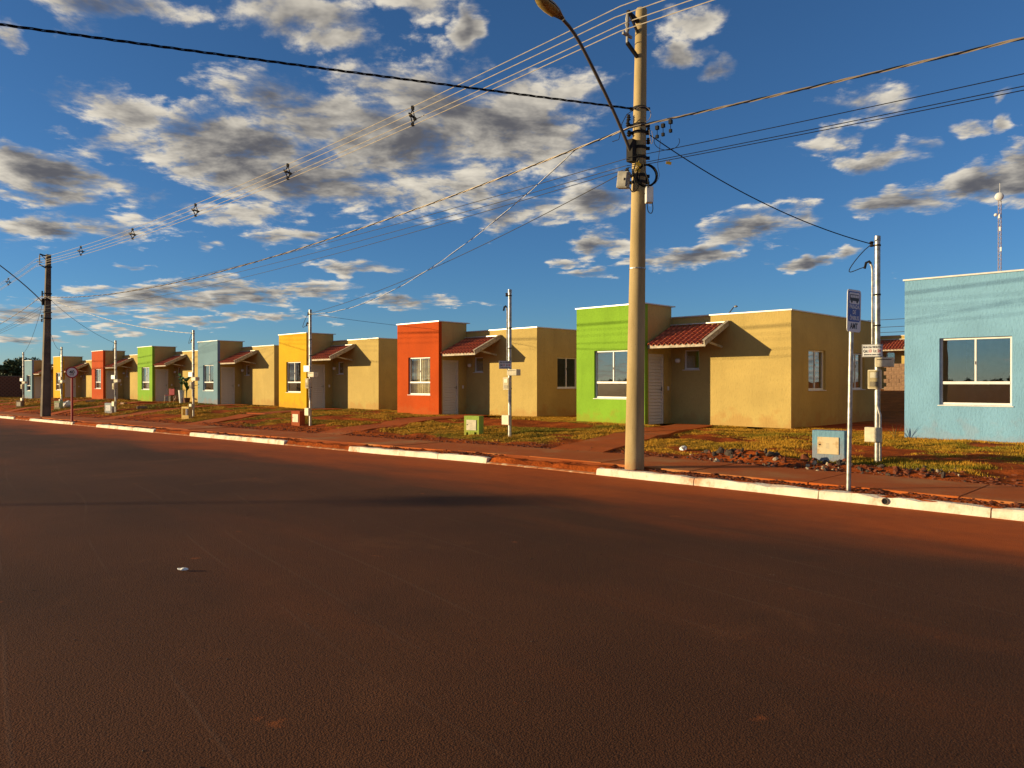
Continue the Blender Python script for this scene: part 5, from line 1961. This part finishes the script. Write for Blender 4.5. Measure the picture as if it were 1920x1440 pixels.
# trees
def leaf_cloud(n, centres, radii, size):
    c = np.array(centres)[rng.integers(0, len(centres), n)]
    r_ = np.array(radii)
    idx = rng.integers(0, len(centres), n)
    c, r_ = np.array(centres)[idx], r_[idx]
    d_ = rng.normal(0, 1, (n, 3))
    d_ /= np.linalg.norm(d_, axis=1)[:, None]
    p = c + d_ * (r_ * rng.random(n) ** 0.45)[:, None] * np.array([1, 1, 0.8])
    a = rng.normal(0, 1, (n, 3))
    a /= np.linalg.norm(a, axis=1)[:, None]
    b_ = np.cross(a, rng.normal(0, 1, (n, 3)))
    b_ /= np.linalg.norm(b_, axis=1)[:, None]
    s = size * rng.uniform(0.5, 1.3, n)[:, None]
    v = np.stack([p - a * s, p + b_ * s * 0.5, p + a * s, p - b_ * s * 0.5], 1).reshape(-1, 3)
    return v, np.arange(n * 4).reshape(n, 4)


def tree(x, y, h_, w, label, n=3500, leaf=0.22, group='trees beyond the brick wall'):
    z = gz(x, y)
    o = empty('tree', (x, y, z))
    tr_ = MB().tube([(0, 0, -0.2), (0.05, 0, h_ * 0.3), (0.1, 0.1, h_ * 0.55)], [0.18, 0.13, 0.06], 8)
    for k in range(5):
        a = k * 1.3
        tr_.tube([(0.05, 0, h_ * (0.25 + 0.05 * k)), (w * 0.4 * math.cos(a), w * 0.4 * math.sin(a), h_ * (0.55 + 0.05 * k))], [0.07, 0.02], 6)
    tr_.build('trunk', M['bark'], o, True)
    cs_ = [(random.gauss(0, w * 0.28), random.gauss(0, w * 0.28), h_ * random.uniform(0.35, 0.88)) for _ in range(14)]
    v, f = leaf_cloud(n, cs_, [w * random.uniform(0.16, 0.30) for _ in range(14)], leaf)
    c = link_mesh('crown', mesh_np('crown', v, f, M['tree_leaf']), o)
    return tag(o, label, 'tree', group)


for px_, Y_, h_, w, nm in ((4, 34, 4.4, 4.5, 'low dark tree at the frame edge beyond the brick wall'), (17, 30, 4.0, 4.0, 'rounded dark tree beyond the brick wall'),
                           (31, 27, 5.0, 4.0, 'tallest dark tree beyond the brick wall, beside the dusty blue house'), (-14, 40, 5.2, 5.0, 'dark tree beyond the wall just outside the frame')):
    X = x_at(px_, Y_)
    tree(X, Y_, h_, w, nm)

# wooded horizon across the street, mirrored in the windows
cs_, rs_ = [], []
for k in range(700):
    X = random.uniform(-2200, 900)
    Y_ = random.uniform(-1000, -860)
    hh = 4.5 + 6 * float(fbm(np.array([X * 0.006]), np.array([1.0]), 91)[0])
    cs_.append((X, Y_, hh * random.uniform(0.1, 0.5)))
    rs_.append(random.uniform(2.5, 4.5))
v, f = leaf_cloud(36000, cs_, rs_, 1.8)
tag(link_mesh('distant_wood', mesh_np('distant_wood', v, f, M['tree_leaf'])), 'dark wooded horizon across the street, mirrored in the windows', 'wood', kind='stuff')

# lamp post across the street whose long evening shadow lies over the asphalt
base = VIEW * 10.0 + RIGHT * (-0.75 + 3.0) - Vector((SUN_T.x, SUN_T.y, 0)) * (6.2 / -SUN_T.z)
ol = empty('lamp_post', (base.x, base.y, gz(base.x, base.y)))
MB().tube([(0, 0, 0), (0, 0, 6.0)], [0.06, 0.045], 10).build('post', M['steel'], ol, True)
hd = MB()
perp = Vector((-SUN_T.y, SUN_T.x, 0)).normalized()
hd.obox((0, 0, 6.1), (0.85, 0.30, 0.27), Matrix.Rotation(math.atan2(perp.y, perp.x), 3, 'Z'))
hd.build('lamp_head', M['grey_plastic'], ol, bevel=0.04)
tag(ol, 'lamp post across the street casting the long thin shadow on the asphalt', 'street lamp', 'street lamps on poles')

scene.cycles.max_bounces = 6
scene.cycles.diffuse_bounces = 3
scene.cycles.glossy_bounces = 3
scene.cycles.transparent_max_bounces = 8
scene.cycles.use_denoising = True
